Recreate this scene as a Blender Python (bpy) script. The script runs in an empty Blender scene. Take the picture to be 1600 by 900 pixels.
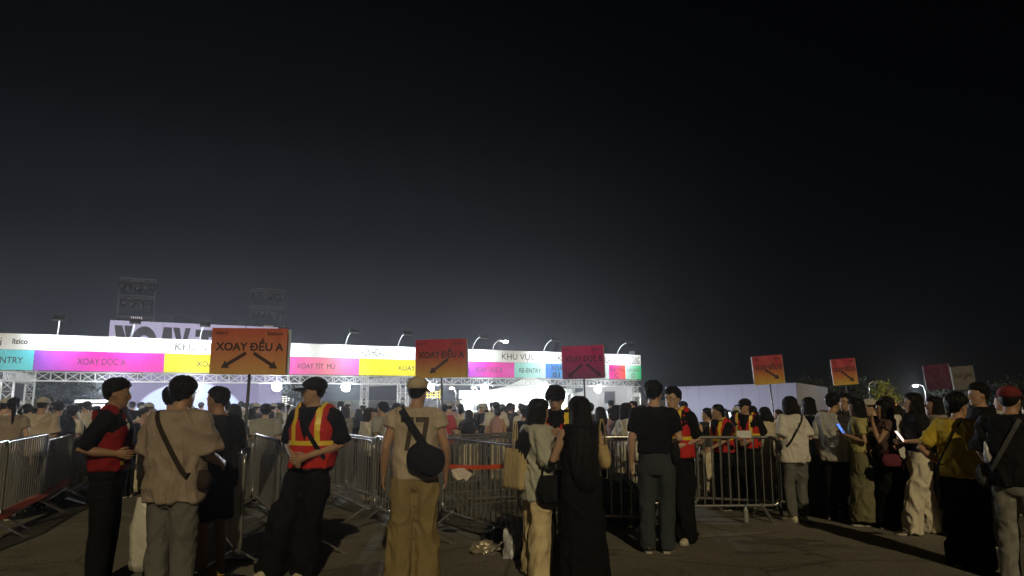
import bpy, bmesh, math, random
import numpy as np
from mathutils import Vector, Matrix
from mathutils.bvhtree import BVHTree

random.seed(7)
rng = np.random.default_rng(11)
SC = bpy.context.scene
COL = SC.collection
R = math.radians

# ------------------------------------------------------------------ camera
F_PX, CAM_H, PITCH = 1110.0, 1.82, math.atan(172 / 1110)
cam_d = bpy.data.cameras.new('camera')
cam_d.sensor_width = 36
cam_d.lens = 36 * F_PX / 1600
cam_d.clip_start, cam_d.clip_end = 0.05, 3000
cam = bpy.data.objects.new('camera', cam_d)
cam.location = (0, 0, CAM_H)
cam.rotation_euler = (R(90) + PITCH, 0, 0)
COL.objects.link(cam)
SC.camera = cam

# ------------------------------------------------------------------ world: night sky with the glow of the city near the horizon
SUN_EL, SUN_AZ = R(28), R(9)      # the street lamp far behind the camera
W = bpy.data.worlds.new('World')
SC.world = W
W.use_nodes = True
nt = W.node_tree
nt.nodes.clear()
o_ = nt.nodes.new('ShaderNodeOutputWorld')
add = nt.nodes.new('ShaderNodeAddShader')
b1 = nt.nodes.new('ShaderNodeBackground')
b2 = nt.nodes.new('ShaderNodeBackground')
sky = nt.nodes.new('ShaderNodeTexSky')
sky.sky_type = 'NISHITA'
sky.sun_disc = False
sky.sun_elevation = SUN_EL
sky.sun_rotation = R(180) + SUN_AZ
b1.inputs['Strength'].default_value = 0.00012
nt.links.new(sky.outputs[0], b1.inputs['Color'])
tc = nt.nodes.new('ShaderNodeTexCoord')
sep = nt.nodes.new('ShaderNodeSeparateXYZ')
ramp = nt.nodes.new('ShaderNodeValToRGB')
nt.links.new(tc.outputs['Generated'], sep.inputs[0])
nt.links.new(sep.outputs['Z'], ramp.inputs[0])
cr = ramp.color_ramp
cr.interpolation = 'EASE'
cr.elements[0].position = 0.0
cr.elements[0].color = (0.024, 0.024, 0.029, 1)
cr.elements[1].position = 0.62
cr.elements[1].color = (0.0010, 0.0013, 0.0019, 1)
for p_, c_ in ((0.10, (0.0165, 0.0175, 0.0225, 1)), (0.24, (0.0070, 0.0078, 0.0104, 1)), (0.40, (0.0024, 0.0028, 0.0039, 1))):
    e = cr.elements.new(p_)
    e.color = c_
# the town lies ahead and to the left: the glow thins out away from it
dot = nt.nodes.new('ShaderNodeVectorMath'); dot.operation = 'DOT_PRODUCT'
dot.inputs[1].default_value = Vector((-0.57, 0.82, 0.0)).normalized()
nt.links.new(tc.outputs['Generated'], dot.inputs[0])
mr = nt.nodes.new('ShaderNodeMapRange'); mr.interpolation_type = 'SMOOTHERSTEP'
mr.inputs['From Min'].default_value = 0.50
mr.inputs['From Max'].default_value = 1.12
mr.inputs['To Min'].default_value = 0.075
mr.inputs['To Max'].default_value = 1.14
nt.links.new(dot.outputs['Value'], mr.inputs['Value'])
nt.links.new(ramp.outputs[0], b2.inputs['Color'])
nt.links.new(mr.outputs[0], b2.inputs['Strength'])
nt.links.new(b1.outputs[0], add.inputs[0])
nt.links.new(b2.outputs[0], add.inputs[1])
nt.links.new(add.outputs[0], o_.inputs['Surface'])

# ------------------------------------------------------------------ the one warm light from behind the camera
sl = bpy.data.lights.new('sun', 'SUN')
sl.energy = 1.05
sl.angle = R(0.9)
sl.color = (1.0, 0.81, 0.46)
so = bpy.data.objects.new('sun', sl)
d_ = Vector((math.sin(SUN_AZ) * -math.cos(SUN_EL), math.cos(SUN_AZ) * math.cos(SUN_EL), -math.sin(SUN_EL)))
so.rotation_euler = d_.to_track_quat('-Z', 'Y').to_euler()
so.location = (0, -10, 8)
COL.objects.link(so)

SC.view_settings.view_transform = 'Standard'
SC.view_settings.look = 'None'
SC.view_settings.exposure = 0.0
SC.view_settings.gamma = 1.0
SC.view_settings.use_curve_mapping = False
SC.render.engine = 'CYCLES'
SC.cycles.use_denoising = True
SC.cycles.max_bounces = 5
SC.cycles.diffuse_bounces = 3
SC.cycles.glossy_bounces = 3
SC.cycles.sample_clamp_indirect = 4.0
SC.cycles.caustics_reflective = False
SC.cycles.caustics_refractive = False

# ================================================================== helpers
def gz(y):
    """the yard falls a little from where the camera stands towards the gate"""
    t_ = min(1.0, max(0.0, (y - 8.5) / 6.0))
    return .22 * (1 - t_ * t_ * (3 - 2 * t_))

def ray(px, py):
    xc, yc = (px - 800) / F_PX, -(py - 450) / F_PX
    c, s = math.cos(PITCH), math.sin(PITCH)
    return Vector((xc, c - s * yc, s + c * yc))

def P(px, py, d):
    v = ray(px, py)
    return Vector((0, 0, CAM_H)) + v * (d / v.y)

def X(px, d, z=0.9):
    """world x of a point at depth d and height z that stands at picture column px"""
    zc = d * math.cos(PITCH) + (z + gz(d) - CAM_H) * math.sin(PITCH)
    return (px - 800) / F_PX * zc

class MB:
    def __init__(s):
        s.V, s.F, s.n = [], [], 0
    def add(s, v, f):
        v = np.asarray(v, float).reshape(-1, 3)
        s.V.append(v)
        s.F += [tuple(i + s.n for i in q) for q in f]
        s.n += len(v)
    def loft(s, rings, cap=True, closed=True):
        m, n = len(rings), len(rings[0])
        v = np.concatenate([np.asarray(r, float) for r in rings])
        f = []
        for i in range(m - 1):
            for j in range(n if closed else n - 1):
                k = (j + 1) % n
                f.append((i * n + j, i * n + k, (i + 1) * n + k, (i + 1) * n + j))
        if cap:
            f.append(tuple(range(n - 1, -1, -1)))
            f.append(tuple((m - 1) * n + j for j in range(n)))
        s.add(v, f)
    def tube(s, pts, rad, n=10, cap=True, flat=1.0, up=None):
        pts = [np.asarray(p, float) for p in pts]
        if np.isscalar(rad):
            rad = [rad] * len(pts)
        rings = []
        u = None
        for i, p in enumerate(pts):
            t = pts[min(i + 1, len(pts) - 1)] - pts[max(i - 1, 0)]
            t = t / (np.linalg.norm(t) + 1e-9)
            if u is None:
                a = np.array(up, float) if up is not None else (np.array([1.0, 0, 0]) if abs(t[0]) < 0.8 else np.array([0, 1.0, 0]))
                u = a - t * a.dot(t)
            else:
                u = u - t * u.dot(t)
            u = u / (np.linalg.norm(u) + 1e-9)
            w = np.cross(t, u)
            a = np.linspace(0, 2 * math.pi, n, endpoint=False)
            rings.append(p + rad[i] * (np.outer(np.cos(a), u) + flat * np.outer(np.sin(a), w)))
        s.loft(rings, cap)
    def ell(s, c, r, nu=14, nv=9, M=None):
        rings = []
        for i in range(1, nv):
            t = math.pi * i / nv
            a = np.linspace(0, 2 * math.pi, nu, endpoint=False)
            rings.append(np.stack([r[0] * math.sin(t) * np.cos(a), r[1] * math.sin(t) * np.sin(a), np.full(nu, -r[2] * math.cos(t))], 1))
        if M is not None:
            rings = [q @ np.array(M).T for q in rings]
        s.loft([q + np.array(c, float) for q in rings])
    def box(s, c, size, M=None):
        x, y, z = [q / 2 for q in size]
        v = np.array([(-x, -y, -z), (x, -y, -z), (x, y, -z), (-x, y, -z), (-x, -y, z), (x, -y, z), (x, y, z), (-x, y, z)], float)
        if M is not None:
            v = v @ np.array(M).T
        s.add(v + np.array(c, float), [(3, 2, 1, 0), (4, 5, 6, 7), (0, 1, 5, 4), (1, 2, 6, 5), (2, 3, 7, 6), (3, 0, 4, 7)])
    def bar(s, a, b, w, h=None):
        """a rectangular bar from a to b"""
        a, b = np.array(a, float), np.array(b, float)
        t = b - a
        t /= np.linalg.norm(t)
        up = np.array([0, 0, 1.0]) if abs(t[2]) < 0.9 else np.array([0, 1.0, 0])
        u = np.cross(t, up); u /= np.linalg.norm(u)
        v = np.cross(u, t)
        h = h or w
        q = [(-1, -1), (1, -1), (1, 1), (-1, 1)]
        s.loft([np.array([p + u * i * w / 2 + v * j * h / 2 for i, j in q]) for p in (a, b)])
    def prism(s, poly, y0, y1):
        """polygon in xz, thickness from y0 to y1"""
        s.loft([np.array([(x, y1, z) for x, z in poly]), np.array([(x, y0, z) for x, z in poly])])
    def verts(s):
        return np.concatenate(s.V)
    def mesh(s, name, smooth=True):
        me = bpy.data.meshes.new(name)
        me.from_pydata(s.verts().tolist(), [], s.F)
        me.update()
        if smooth:
            me.polygons.foreach_set('use_smooth', [True] * len(me.polygons))
        return me
    def build(s, name, m, parent=None, smooth=False):
        return link(name, s.mesh(name, smooth), m, parent)

def link(name, me, m, parent=None):
    o = bpy.data.objects.new(name, me)
    COL.objects.link(o)
    if m is not None:
        me.materials.clear()
        me.materials.append(m)
    o.parent = parent
    return o

def tag(o, label=None, cat=None, group=None, kind=None):
    if label: o['label'] = label
    if cat: o['category'] = cat
    if group: o['group'] = group
    if kind: o['kind'] = kind
    return o

def empty(name, loc=(0, 0, 0), rz=0.0, label=None, cat=None, group=None):
    o = bpy.data.objects.new(name, None)
    o.location = loc
    o.rotation_euler = (0, 0, rz)
    o.empty_display_size = 0.1
    COL.objects.link(o)
    return tag(o, label, cat, group)

KIDS = {}
def kids(o):
    return [c for c in o.children]

def copy_tree(o, parent=None):
    c = o.copy()
    COL.objects.link(c)
    c.parent = parent
    for ch in kids(o):
        copy_tree(ch, c)
    return c

def vnoise(p, seed=0):
    p = np.asarray(p, float)
    i = np.floor(p).astype(np.int64)
    f = p - i
    f = f * f * (3 - 2 * f)
    def h(a, b, c):
        n = (a * 374761393 + b * 668265263 + c * 2147483647 + seed * 1274126177) & 0xffffffff
        n = ((n ^ (n >> 13)) * 1274126177) & 0xffffffff
        return ((n ^ (n >> 16)) & 0xffff) / 65535.0
    r = 0
    for dx in (0, 1):
        for dy in (0, 1):
            for dz in (0, 1):
                w = (f[:, 0] if dx else 1 - f[:, 0]) * (f[:, 1] if dy else 1 - f[:, 1]) * (f[:, 2] if dz else 1 - f[:, 2])
                r = r + w * h(i[:, 0] + dx, i[:, 1] + dy, i[:, 2] + dz)
    return r

# ================================================================== materials
MATS = {}
def nodemat(name):
    m = bpy.data.materials.new(name)
    m.use_nodes = True
    n = m.node_tree
    return m, n, n.nodes['Principled BSDF']

def mat(name, col, rough=0.6, metal=0.0, var=0.12, scale=6.0, bump=0.0, bscale=60.0, spec=0.5, coords='Object'):
    key = (name, tuple(col), rough, metal)
    if key in MATS:
        return MATS[key]
    m, n, b = nodemat(name)
    b.inputs['Roughness'].default_value = rough
    b.inputs['Metallic'].default_value = metal
    b.inputs['Specular IOR Level'].default_value = spec
    t = n.nodes.new('ShaderNodeTexCoord')
    no = n.nodes.new('ShaderNodeTexNoise')
    no.inputs['Scale'].default_value = scale
    no.inputs['Detail'].default_value = 4
    n.links.new(t.outputs[coords], no.inputs['Vector'])
    mx = n.nodes.new('ShaderNodeMix'); mx.data_type = 'RGBA'
    mx.inputs['A'].default_value = [c * (1 - var) for c in col[:3]] + [1]
    mx.inputs['B'].default_value = [min(1, c * (1 + var)) for c in col[:3]] + [1]
    n.links.new(no.outputs['Fac'], mx.inputs['Factor'])
    n.links.new(mx.outputs['Result'], b.inputs['Base Color'])
    if bump:
        n2 = n.nodes.new('ShaderNodeTexNoise')
        n2.inputs['Scale'].default_value = bscale
        n.links.new(t.outputs[coords], n2.inputs['Vector'])
        bp = n.nodes.new('ShaderNodeBump')
        bp.inputs['Strength'].default_value = bump
        bp.inputs['Distance'].default_value = 0.01
        n.links.new(n2.outputs['Fac'], bp.inputs['Height'])
        n.links.new(bp.outputs[0], b.inputs['Normal'])
    MATS[key] = m
    return m

def cloth(col, name='cloth'):
    key = ('cl', name, tuple(col))
    if key in MATS: return MATS[key]
    m, n, b = nodemat(name)
    b.inputs['Roughness'].default_value = .9
    b.inputs['Specular IOR Level'].default_value = .2
    t = n.nodes.new('ShaderNodeTexCoord')
    def noise(scale, det, dist, vec=(1, 1, 1)):
        mp = n.nodes.new('ShaderNodeMapping'); mp.inputs['Scale'].default_value = vec
        q_ = n.nodes.new('ShaderNodeTexNoise'); q_.inputs['Scale'].default_value = scale; q_.inputs['Detail'].default_value = det; q_.inputs['Distortion'].default_value = dist
        n.links.new(t.outputs['Object'], mp.inputs[0]); n.links.new(mp.outputs[0], q_.inputs['Vector'])
        return q_.outputs['Fac']
    mx = n.nodes.new('ShaderNodeMix'); mx.data_type = 'RGBA'
    mx.inputs['A'].default_value = [c * .78 for c in col[:3]] + [1]
    mx.inputs['B'].default_value = [min(1, c * 1.2) for c in col[:3]] + [1]
    n.links.new(noise(7, 6, .6), mx.inputs['Factor'])
    n.links.new(mx.outputs['Result'], b.inputs['Base Color'])
    b1_ = n.nodes.new('ShaderNodeBump'); b1_.inputs['Strength'].default_value = .8; b1_.inputs['Distance'].default_value = .022
    n.links.new(noise(9, 4, 1.4, (1, 1, .55)), b1_.inputs['Height'])
    b2_ = n.nodes.new('ShaderNodeBump'); b2_.inputs['Strength'].default_value = .35; b2_.inputs['Distance'].default_value = .004
    n.links.new(noise(150, 2, 0), b2_.inputs['Height']); n.links.new(b1_.outputs[0], b2_.inputs['Normal'])
    n.links.new(b2_.outputs[0], b.inputs['Normal'])
    MATS[key] = m
    return m

def emit(name, col, strength):
    key = (name, tuple(col), strength)
    if key in MATS:
        return MATS[key]
    m, n, b = nodemat(name)
    b.inputs['Base Color'].default_value = (*col, 1)
    b.inputs['Emission Color'].default_value = (*col, 1)
    b.inputs['Emission Strength'].default_value = strength
    MATS[key] = m
    return m

def wrinkle(n, b):
    """stretched vinyl: shallow ripples"""
    t = n.nodes.new('ShaderNodeTexCoord')
    mp = n.nodes.new('ShaderNodeMapping'); mp.inputs['Scale'].default_value = (1.6, 1, .7); mp.inputs['Rotation'].default_value = (0, .5, 0)
    q_ = n.nodes.new('ShaderNodeTexNoise'); q_.inputs['Scale'].default_value = 1.6; q_.inputs['Detail'].default_value = 3; q_.inputs['Distortion'].default_value = .8
    bp_ = n.nodes.new('ShaderNodeBump'); bp_.inputs['Strength'].default_value = .55; bp_.inputs['Distance'].default_value = .12
    n.links.new(t.outputs['Object'], mp.inputs[0]); n.links.new(mp.outputs[0], q_.inputs['Vector']); n.links.new(q_.outputs['Fac'], bp_.inputs['Height']); n.links.new(bp_.outputs[0], b.inputs['Normal'])

def gradmat(name, stops, axis='X', rough=0.5):
    """printed colour gradient over the panel's own length (Generated coordinates)"""
    m, n, b = nodemat(name)
    b.inputs['Roughness'].default_value = rough
    t = n.nodes.new('ShaderNodeTexCoord')
    sp = n.nodes.new('ShaderNodeSeparateXYZ')
    rp = n.nodes.new('ShaderNodeValToRGB')
    n.links.new(t.outputs['Generated'], sp.inputs[0])
    n.links.new(sp.outputs[axis], rp.inputs[0])
    el = rp.color_ramp.elements
    for i, (p, c) in enumerate(stops):
        e = el[i] if i < 2 else el.new(p)
        e.position = p
        e.color = (*c, 1)
    n.links.new(rp.outputs[0], b.inputs['Base Color'])
    wrinkle(n, b)
    return m

SKIN = mat('skin', (0.42, 0.25, 0.165), 0.55, 0, 0.08, 14, 0.05, 90)
SKIN_D = mat('skin', (0.33, 0.19, 0.12), 0.55, 0, 0.08, 14, 0.05, 90)
SKIN_L = mat('skin', (0.52, 0.33, 0.235), 0.55, 0, 0.06, 14, 0.05, 90)
HAIR = mat('hair', (0.009, 0.0075, 0.007), 0.5, 0, 0.3, 30, 0.5, 120, .22)
HAIR_B = mat('hair', (0.022, 0.013, 0.009), 0.5, 0, 0.3, 30, 0.5, 120, .22)
STEEL = mat('galvanised_steel', (0.42, 0.42, 0.42), 0.24, 0.75, 0.25, 12, 0.1, 50)
DARK_STEEL = mat('dark_steel', (0.06, 0.06, 0.065), 0.45, 0.6, 0.2, 12)
ALU = mat('truss_aluminium', (0.62, 0.63, 0.64), 0.42, 0.2, 0.1, 10)
WHITE = mat('white_print', (0.80, 0.81, 0.82), 0.5, 0, 0.03, 2)
wrinkle(WHITE.node_tree, WHITE.node_tree.nodes['Principled BSDF'])
INK = mat('black_print', (0.02, 0.02, 0.025), 0.5, 0, 0.05, 5)
BLACKP = mat('black_plastic', (0.02, 0.02, 0.022), 0.5, 0, 0.2, 10)
EYEW = mat('eye_white', (0.7, 0.68, 0.66), 0.2, 0, 0.02, 5)
EYED = mat('eye_iris', (0.012, 0.008, 0.006), 0.15, 0, 0.02, 5)
LIP = mat('lip', (0.36, 0.15, 0.12), 0.45, 0, 0.05, 20)

# ================================================================== people
def ell_ring(z, rx, ry, cy=0.0, cx=0.0, n=22, p=2.3):
    a = np.linspace(0, 2 * math.pi, n, endpoint=False)
    c, s = np.cos(a), np.sin(a)
    return np.stack([cx + rx * np.sign(c) * np.abs(c) ** (2 / p), cy + ry * np.sign(s) * np.abs(s) ** (2 / p), np.full(n, z)], 1)

MALE = [(.80, .150, .108, 0), (.86, .160, .114, 0), (.95, .168, .118, 0), (1.06, .152, .106, 0), (1.18, .160, .113, .004), (1.30, .180, .120, .008),
        (1.375, .176, .106, .0), (1.425, .118, .082, -.006), (1.47, .060, .060, -.006)]
FEMALE = [(.80, .160, .112, 0), (.86, .172, .120, 0), (.95, .168, .114, 0), (1.06, .128, .094, 0), (1.18, .142, .108, .014), (1.30, .155, .114, .014),
          (1.375, .152, .094, 0), (1.425, .100, .074, -.006), (1.47, .050, .052, -.006)]
HEADP = [(0.0, .020, .026, .052), (.07, .040, .044, .043), (.18, .055, .066, .024), (.33, .066, .083, .008), (.50, .0735, .092, .0), (.66, .077, .097, -.006),
         (.80, .074, .092, -.009), (.91, .056, .070, -.011), (.97, .034, .043, -.011), (1.0, .010, .013, -.011)]
HH = 0.232

def interp(tab, t):
    a = np.array(tab)
    return [np.interp(t, a[:, 0], a[:, k]) for k in range(1, a.shape[1])]

PEOPLE = []
class Person: pass

def arm_points(sh, el, wr):
    sh, el, wr = (np.array(q, float) for q in (sh, el, wr))
    return [sh, sh * .55 + el * .45, el, el * .6 + wr * .4, wr]

HANG = ((.238, -.03, 1.125), (.262, .05, .875))
PHONE = ((.232, -.05, 1.125), (.085, .19, 1.21))
FRONT = ((.240, -.06, 1.13), (.075, .185, 1.04))
HIP = ((.33, -.12, 1.15), (.20, .02, 1.0))
CHIN = ((.20, .14, 1.14), (.05, .17, 1.40))
FORWARD = ((.245, -.06, 1.12), (.19, .17, 1.12))
UPHELD = ((.26, .13, 1.22), (.17, .26, 1.48))
LEANF = ((.26, .16, 1.16), (.16, .40, 1.06))

def make_person(label, loc, yaw, H=1.68, sex='m', armL=HANG, armR=HANG, feet=((-.10, .0), (.10, .0)), head=(0, 0, 0), lean=0.0, shift=(0, 0),
                skin=None, hair='short', hairmat=None, top=None, topm=None, hem=.86, sleeve=.9, ease=.022, vest=False, bottom='straight', botm=None,
                shoe=None, cap=None, glasses=False, hi=True, group=None, tucked=False, collar=False):
    """raw shapes now, baked and finished later; +Y is where the person looks, person's right is +X"""
    p = Person()
    p.__dict__.update(locals())
    p.k = H / 1.70
    prof = MALE if sex == 'm' else FEMALE
    root = empty('person', loc, R(yaw), label, 'person', group)
    p.root = root
    p.raw = []
    sx = .178 if sex == 'm' else .155
    Mlean = Matrix.Translation((shift[0], shift[1], .95)) @ Matrix.Rotation(-lean, 4, 'X') @ Matrix.Translation((0, 0, -.95))
    Mlean = np.array(Mlean)
    hy, hp, hr = (R(q) for q in head)
    Mh = Matrix.Translation((0, 0, 1.455)) @ Matrix.Rotation(hy, 4, 'Z') @ Matrix.Rotation(hp, 4, 'X') @ Matrix.Rotation(hr, 4, 'Y') @ Matrix.Translation((0, 0, -1.455)) @ Matrix.Translation((0, .018, 1.468))
    Mh = Mlean @ np.array(Mh)
    p.Mh, p.Mlean = Mh, Mlean
    def up(v):
        v = np.asarray(v, float).reshape(-1, 3)
        # bend from the hips: nothing below .85, everything above 1.0
        w = np.clip((v[:, 2:3] - .84) / .16, 0, 1)
        q = np.c_[v, np.ones(len(v))] @ Mlean.T
        return v * (1 - w) + q[:, :3] * w
    def hd(v):
        v = np.asarray(v, float).reshape(-1, 3)
        return (np.c_[v, np.ones(len(v))] @ Mh.T)[:, :3]
    p.up, p.hd = up, hd
    p.prof, p.sx = prof, sx
    # ---- body
    B = MB()
    B.loft([up(ell_ring(*q)) for q in prof])
    B.loft([up(ell_ring(z, r, r, -.004, n=14, p=2)) for z, r in ((1.40, .062 if sex == 'm' else .054), (1.47, .056 if sex == 'm' else .047))] +
           [hd(ell_ring(z, r, r, -.012, n=14, p=2)) for z, r in ((.03, .055 if sex == 'm' else .047), (.08, .052 if sex == 'm' else .046))])
    B.loft([hd(ell_ring(t * HH, rx, ry, cy, n=24, p=2.1)) for t, rx, ry, cy in HEADP])
    # nose, brow, ears, chin
    B.loft([hd(ell_ring(z * HH, w, .02, y, n=8, p=2)) for z, w, y in ((.57, .008, .080), (.46, .011, .092), (.37, .017, .097), (.335, .014, .086))])
    for s in (-1, 1):
        B.ell(hd([(s * .077, -.008, .47 * HH)])[0], (.010, .020, .031), 8, 6, M=Mh[:3, :3] @ np.array(Matrix.Rotation(R(s * 18), 3, 'Z')))
        B.ell(hd([(s * .03, .074, .60 * HH)])[0], (.026, .014, .010), 8, 6, M=Mh[:3, :3])
        B.ell(hd([(s * .04, .058, .38 * HH)])[0], (.02, .018, .022), 8, 6, M=Mh[:3, :3])
    B.ell(hd([(0, .070, .06 * HH)])[0], (.02, .014, .016), 8, 6)
    th = 1.0 if sex == 'm' else .84
    p.fing = MB()
    p.arm = {}
    for s, (el, wr), key in ((-1, armL, 'L'), (1, armR, 'R')):
        sh = (s * sx, 0, 1.372)
        el, wr = (s * el[0], el[1], el[2]), (s * wr[0], wr[1], wr[2])
        pts = up(np.array(arm_points(sh, el, wr)))
        p.arm[key] = pts
        B.tube(pts, [.058 * th, .050 * th, .040 * th, .042 * th, .027 * th], 12)
        B.ell(pts[0], (.06 * th,) * 3, 10, 7)
        # hand
        d = pts[4] - pts[2]; d /= np.linalg.norm(d)
        tgt = np.array([0, .12, pts[4][2] + .02]) - pts[4]
        nrm = tgt - d * tgt.dot(d); nrm /= np.linalg.norm(nrm) + 1e-9      # palm side
        side = np.cross(d, nrm)
        fwd = np.array([0, .35, .6]) if abs(d[2]) < .75 else np.array([0, 1.0, 0])
        if side.dot(fwd) < 0: side = -side                                   # towards the thumb
        pc = pts[4] + d * .05
        rings = []
        for q, w, t_ in ((0, .026, .020), (.03, .036, .019), (.07, .043, .016), (.095, .040, .012)):
            c = pts[4] + d * q
            a = np.linspace(0, 2 * math.pi, 12, endpoint=False)
            rings.append(c + th * (np.outer(np.cos(a) * w, side) + np.outer(np.sin(a) * t_, nrm)))
        B.loft(rings)
        curl = .75
        for i, (o, ln) in enumerate(((.030, .070), (.010, .080), (-.011, .074), (-.031, .058))):
            b0 = pts[4] + d * .082 + side * o * th
            q = [b0]
            dirn = d.copy()
            for j, fr in enumerate((.45, .32, .23)):
                an = curl * (.35 + .35 * j)
                dj = d * math.cos(an) + nrm * math.sin(an)
                q.append(q[-1] + dj * ln * fr * th)
            p.fing.tube(q, [.0092 * th, .0088 * th, .0078 * th, .0055 * th], 7)
        b0 = pts[4] + d * .03 + side * .026 * th
        tdir = (d * .75 + side * .55 + nrm * .35); tdir /= np.linalg.norm(tdir)
        t2 = (d * .95 + side * .1 + nrm * .45); t2 /= np.linalg.norm(t2)
        p.fing.tube([b0, b0 + tdir * .035, b0 + tdir * .035 + t2 * .028, b0 + tdir * .035 + t2 * .048], [.0125 * th, .011 * th, .0098 * th, .006 * th], 7)
    p.legs = []
    for s, (fx, fy) in zip((-1, 1), feet):
        hip = np.array([s * .088, 0, .86]); ank = np.array([fx, fy - .02, .075])
        kn = hip * .53 + ank * .47 + np.array([s * .005, .022, 0])
        hip = up([hip])[0] * np.array([1, 1, 0]) + np.array([0, 0, .86])
        pts = [hip, hip * .5 + kn * .5, kn, kn * .62 + ank * .38 + np.array([0, -.012, 0]), ank, ank * np.array([1, 1, .5])]
        p.legs.append(np.array(pts))
        B.tube(pts, [.088 * th, .074, .052, .050, .035, .032], 12)
    p.raw.append(['body', B, .0105 if hi else .014, skin or SKIN, 0.0, 2])
    # ---- top
    if top:
        T = MB()
        tab = np.array(prof)
        chest = interp(prof, 1.28)
        zs = np.linspace(hem, 1.40, 11).tolist() + [1.43, 1.452]
        rings = []
        for z in zs:
            rx, ry, cy = interp(prof, z)
            drop = max(0, 1.28 - z)
            if not tucked:
                rx = max(rx, (chest[0] - .004) - drop * .01)
                ry = max(ry, (chest[1] - .004) - drop * .02)
            e_ = ease * (1.0 if z < 1.36 else .55 if z < 1.41 else .35)
            if z > 1.45: e_ = .010
            rings.append(up(ell_ring(z, rx + e_, ry + e_, cy, p=2.4)))
        T.loft(rings)
        for key, s in (('L', -1), ('R', 1)):
            pts = p.arm[key]
            n_ = 7
            seg = [np.linalg.norm(pts[i + 1] - pts[i]) for i in range(4)]
            cum = np.concatenate([[0], np.cumsum(seg)])
            half = cum[2]
            Ls = sleeve * half if sleeve <= 1 else half + (sleeve - 1) * (cum[4] - half)
            ss = np.linspace(0, Ls, n_)
            if sleeve > 0:
                q = [np.array([np.interp(a, cum, pts[:, k]) for k in range(3)]) for a in ss]
                q[0] = q[0] + up([(0, 0, 1.372)])[0] * 0
                r0 = (.066 if sex == 'm' else .056) + ease * .5
                r1 = (np.interp(Ls, cum, [.058, .05, .04, .042, .03]) * th + ease * 1.25)
                rr = [r0 + (r1 - r0) * (a / Ls) for a in ss]
                T.tube(q, rr, 14)
                T.ell(q[0], (r0,) * 3, 12, 8)
        p.raw.append([top, T, .0135, topm, .013 if ease < .03 else .021, 3])
    if vest:
        T = MB()
        rings = []
        e2 = ease + .011
        chest = interp(prof, 1.28)
        for z in np.linspace(hem + .07 if vest == 'bib' else .93, 1.40, 11).tolist() + [1.43, 1.447]:
            rx, ry, cy = interp(prof, z)
            rx, ry = max(rx, chest[0] - .004), max(ry, chest[1] - .004)
            e_ = e2 * (1.0 if z < 1.34 else .75 if z < 1.41 else .6)
            rings.append(up(ell_ring(z, min(rx, .155) + e_ if z > 1.3 else rx + e_, ry + e_, cy, p=2.6)))
        T.loft(rings)
        for s in (-1, 1):
            T.tube(up([(s * .075, 0, 1.43), (s * .125, 0, 1.415), (s * .165, 0, 1.385)]), [.075, .072, .06], 12)
        p.raw.append(['vest', T, .0135, VESTRED if vest != 'bib' else VESTDARK, .011, 2])
    # ---- bottoms
    if bottom in ('slim', 'straight', 'wide', 'shorts'):
        T = MB()
        zs = (1.03, .99, .93, .86, .80, .765)
        rings = []
        for z in zs:
            rx, ry, cy = interp(prof, max(z, .80))
            if z < .8: rx, ry = .13, .09
            e_ = .006 if z > .90 else .016
            rings.append(up(ell_ring(z, rx + e_, ry + e_, cy, p=2.3)))
        T.loft(rings[::-1])
        for pts in p.legs:
            hip, mid, kn, cf, an, _ = pts
            if bottom == 'shorts':
                q = [hip, hip * .5 + kn * .5, kn * .85 + hip * .15]
                rr = [.112, .108, .104]
            else:
                bot = np.array([an[0], an[1] + .012, .028 if bottom != 'slim' else .075])
                q = [hip, mid, kn, kn * .5 + bot * .5, bot]
                rr = {'slim': [.110, .096, .080, .076, .058], 'straight': [.110, .098, .086, .082, .080], 'wide': [.114, .112, .108, .110, .114]}[bottom]
            T.tube(q, rr, 16)
        p.raw.append(['shorts' if bottom == 'shorts' else 'trousers', T, .0135, botm, .030 if bottom == 'wide' else .013, 3])
    elif bottom in ('skirt', 'dress'):
        T = MB()
        w0 = .135 if sex == 'f' else .155
        rings = [up(ell_ring(z, rx, ry, 0, p=2.2, n=28)) for z, rx, ry in ((1.08, w0 + .01, w0 - .02), (.98, .172, .13), (.86, .195, .15), (.60, .205, .165), (.30, .225, .185), (.07, .245, .20))]
        T.loft(rings[::-1])
        p.raw.append(['skirt', T, .0145, botm, .022, 3])
    p.shoe = shoe
    for name, B_, vox, m, fold, sm in p.raw:
        o = link(name, B_.mesh(name), m, root)
        r = o.modifiers.new('r', 'REMESH'); r.mode = 'VOXEL'; r.voxel_size = vox; r.use_smooth_shade = True
        s_ = o.modifiers.new('s', 'SMOOTH'); s_.iterations = sm; s_.factor = .5
        setattr(p, 'o_' + name, o)
    PEOPLE.append(p)
    return p

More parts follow.
